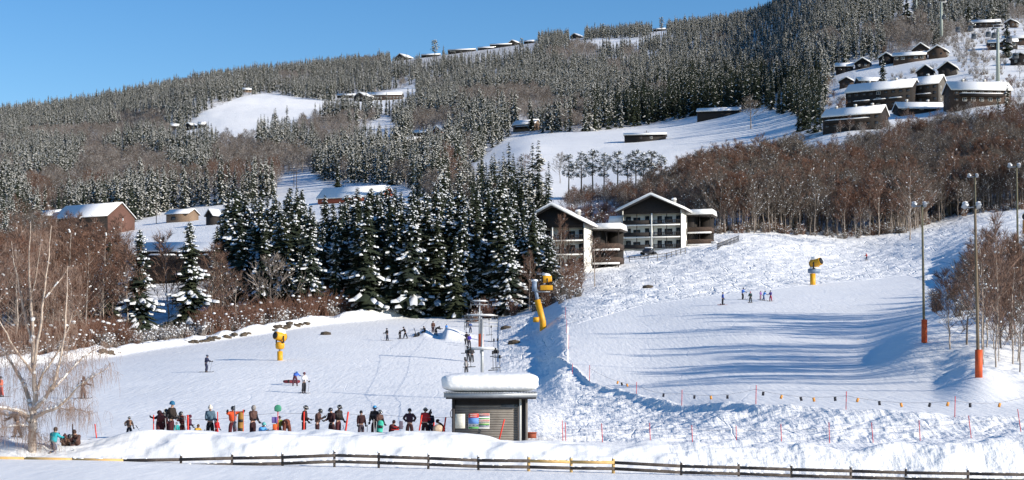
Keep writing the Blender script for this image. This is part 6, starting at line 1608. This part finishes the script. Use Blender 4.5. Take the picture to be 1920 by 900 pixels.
for px, lab in ((484, 'dark snowboard lying before the sitting light blue jacket'),): board_thing(P(505, 813, 84.2), (0.3, 0, 0.1), 1.2, 0.28, (0.10, 0.03, 0.03), lab)
# group on the berm by the birch
person(99, 78.6, 1.68, 155, TEAL, (0.07,0.09,0.16), ('hair', (0.07,0.045,0.03)), 'kneel', 'person in turquoise jacket kneeling on the berm right of the birch trunk', at_z=857)
person(121, 79.3, 1.45, 20, (0.13,0.07,0.045), (0.10,0.08,0.05), ('beanie', (0.10,0.04,0.04)), 'sitk', 'seated child in light brown next to the turquoise jacket', at_z=842)
person(131, 79.5, 1.45, 10, DMR, DMR, ('goggles', BLK), 'sitk', 'seated figure in dark maroon in the middle of the sitting group', at_z=842)
person(145, 79.7, 1.75, -15, BRN, (0.06,0.03,0.03), ('hair', (0.05,0.025,0.02)), 'sitk', 'large seated figure in brown, rightmost of the sitting group', at_z=839)
person(33, 86.5, 1.62, -85, (0.03,0.02,0.02), (0.09,0.065,0.06), ('beanie', (0.08,0.03,0.02)), 'wide', 'person in black jacket and grey trousers striding left behind the birch trunk')
o = board_thing(P(8, 826, 85.5), (0.1, 0.3, 0), 1.1, 0.25, (0.03,0.02,0.02), 'dark snowboard lying on the snow at the left edge'); 
up_skis(137, 838, 795, 80.2, -1, 'dark ski standing upright behind the sitting group', (0.08, 0.05, 0.04))
for k, (px, py) in enumerate(((125, 850), (136, 852))):
    o = MB().tube([(0,0,0), (0,0,0.35), (-0.15,-0.1,0.42)] if k else [(0,0,0), (0.15,0,0.3), (0.2,-.1,.35)], 0.055, 7).build('ski_boot', fab((0.6,0.6,0.6))); o.location = P(px+8, py+8, 78.4); tag(o, ['pale ski boot sticking up before the seated child','pale ski boot sticking up before the brown seated figure'][k], 'ski boot')
o = MB().tube([(0,0,0),(0.4,0,.05),(0.8,0.1,0.03)], 0.07, 6).build('gear_heap', fab((0.04,0.02,0.02))); o.location = P(165, 826, 84.2); tag(o, 'dark gear lying by the red pole on the berm', 'gear')
# skiers on the slope
def skier(px, yf, H, face, jc, pc, head, pose, label, short, lo=86, ski=(0.10,0.10,0.12), d=None, poles=True, board=None, gl=BLK):
    d = d or find_d(px, yf, lo, 450); o, ft, hd = person(px, d, H, face, jc, pc, head, pose, label, gloves=gl)
    if ski: skis(ft, face, 'skis under the '+short, ski, 1.55*H/1.75)
    if poles: ski_poles(hd, 'ski poles of the '+short, Matrix.Rotation(math.radians(face), 3, 'Z') @ Vector((0, 0.35, 0)))
    if board: c = (ft[0]+ft[1])/2; c.z += -0.03; board_thing(c, (0, 0, math.radians(face)+board[1]), 1.45, 0.27, board[0], 'snowboard under the '+short)
skier(386, 698, 1.75, 80, NAV, NAV, ('helmet', NAV), 'skis', 'lone skier in dark navy gliding right across the left slope', 'lone navy skier')
skier(155, 748, 1.75, 60, BRN, (0.10,0.06,0.055), ('hood', BRN), 'skis', 'skier in brown behind the long birch branch', 'brown skier behind the birch')
skier(3, 745, 1.65, -60, (0.62,0.16,0.10), (0.5,0.10,0.08), ('helmet', BLK), 'pole', 'skier in orange pink overall cut by the left edge', 'orange skier at the left edge', poles=False)
skier(553, 724, 1.62, 170, (0.06,0.15,0.55), (0.10,0.03,0.05), ('beanie', (0.15,0.35,0.72)), 'stoop', 'person in blue jacket stooping over a red snowboard', 'stooping blue jacket', ski=None, poles=False)
d_ = find_d(547, 721, 90, 300); board_thing(G(547, d_)+Vector((0, 0, 0.25)), (math.radians(70), 0, 0.05), 1.55, 0.32, (0.18, 0.03, 0.04), 'red and black snowboard lying on edge before the stooping blue jacket')
skier(570, 738, 1.72, 40, (0.68,0.66,0.68), (0.02,0.02,0.025), ('helmet', (0.16,0.02,0.04)), 'pole', 'skier in white jacket and black trousers right of the stooping blue jacket', 'white jacketed skier', ski=(0.5,0.5,0.52))
skier(726, 639, 1.72, -60, (0.022,0.02,0.022), (0.05,0.055,0.08), ('helmet', BLK), 'pole', 'dark skier with grey blue trousers, leftmost of the upper group', 'leftmost skier of the upper group')
skier(750, 636, 1.25, -30, BLK, BLK, ('helmet', BLK), 'stand', 'small child in black beside the striding adult', 'small child in black', poles=False)
skier(760, 635, 1.75, -80, BLK, BLK, ('helmet', BLK), 'wide', 'adult in black striding wide legged with a rucksack', 'striding adult in black', poles=False, ski=(0.3,0.3,0.33))
for px, py, lab in ((779, 632, 'dark boot and snowboard of someone lying behind the kicker, left one'), (785, 631, 'dark boot standing next to the lying board, right one')):
    o = MB().blob((0,0,0.3), 0.3, 0, sq=(0.8,0.8,1.1)).tube([(0,0,0),(-0.3,-.2,.05)], 0.1, 6).build('ski_boot', M_BLACK); o.location = at(px, py, 150); tag(o, lab, 'boot')
o = MB().tube([(0.3,0,0), (-0.15,0,1.35)], 0.05, 5).build('ski', M_BLACK); o.location = at(778, 632, 150); tag(o, 'single dark ski sticking up slanted beside the kicker', 'ski')
person(797, 236, 1.6, -60, BLK, (0.05,0.05,0.06), ('helmet', BLK), 'sit', 'person in black lying on the snow at the foot of the kicker')
skier(812, 627, 1.78, 10, (0.12,0.06,0.045), DMR, ('hair', BLK), 'stand', 'standing person in brown jacket on top of the kicker', 'brown jacket on the kicker', d=240, ski=None, poles=False)
skier(817, 628, 1.7, 120, BLK, BLK, ('helmet', BLK), 'stoop', 'person in black stooping on the kicker beside the brown jacket', 'stooping one on the kicker', d=237, ski=None, poles=False)
skier(837, 618, 1.15, 180, (0.05,0.25,0.70), (0.03,0.03,0.04), ('hair', BLK), 'stand', 'child in bright blue jacket right of the kicker', 'bright blue child', d=247, ski=None, poles=False)
# riders on the tow lift
for px, yf, H, jc, pc, lab in ((877,614,1.7,BLK,(0.05,0.03,0.03),'dark rider highest on the tow lift'),(882,624,1.6,(0.06,0.12,0.32),(0.04,0.06,0.12),'rider in grey blue second from the top of the tow lift'),(875,646,1.7,(0.03,0.02,0.025),(0.04,0.03,0.03),'dark rider left of the purple one on the tow lift'),(880,650,1.65,(0.07,0.05,0.40),(0.03,0.03,0.05),'rider in purple blue in the middle of the tow lift'),(878,678,1.7,(0.03,0.025,0.025),(0.05,0.05,0.055),'lower dark rider on the left of the tow lift'),(885,679,1.7,(0.055,0.05,0.055),(0.05,0.05,0.055),'lower grey rider just above the hut'),(874,702,1.5,(0.45,0.43,0.42),(0.05,0.05,0.055),'pale rider with black helmet just leaving the hut')):
    skier(px, yf, H, 178, jc, pc, ('helmet', BLK), 'ride', lab, lab, poles=False, ski=(0.10,0.10,0.12), lo=100)
# the group on the right piste
skier(1355, 572, 1.75, 90, (0.05,0.11,0.42), (0.025,0.02,0.025), ('helmet', (0.03,0.03,0.05)), 'stand', 'snowboarder in blue jacket and black trousers, leftmost on the right piste', 'leftmost snowboarder of the right piste', ski=None, poles=False, board=((0.35,0.02,0.03), math.radians(90)))
skier(1392, 562, 1.72, 60, (0.06,0.17,0.55), BLK, ('helmet', NAV), 'skis', 'skier in blue jacket second from the left on the right piste', 'second skier of the right piste')
skier(1407, 568, 1.55, -20, (0.05,0.09,0.09), (0.035,0.045,0.045), ('helmet', (0.6,0.10,0.16)), 'pole', 'skier in dark green with pink helmet in the middle of the right piste group', 'pink helmet skier')
skier(1426, 562, 1.25, 30, (0.30,0.14,0.38), (0.35,0.20,0.25), ('helmet', (0.35,0.1,0.15)), 'stand', 'child in lilac beside the stretched blue skier', 'lilac child', poles=False)
skier(1432, 564, 1.45, 60, (0.03,0.22,0.65), (0.05,0.08,0.2), ('helmet', NAV), 'wide', 'skier in sky blue with legs stretched beside the lilac child', 'sky blue skier', poles=False)
skier(1445, 565, 1.5, -40, (0.13,0.10,0.34), (0.40,0.02,0.08), ('helmet', (0.05,0.04,0.1)), 'pole', 'skier with purple jacket and crimson trousers, rightmost of the group', 'crimson trousered skier', poles=False)
skier(1625, 492, 1.5, -60, (0.62,0.04,0.03), (0.05,0.04,0.05), ('helmet', (0.4,0.04,0.04)), 'skis', 'tiny skier in red alone high on the right hill', 'lone red skier')
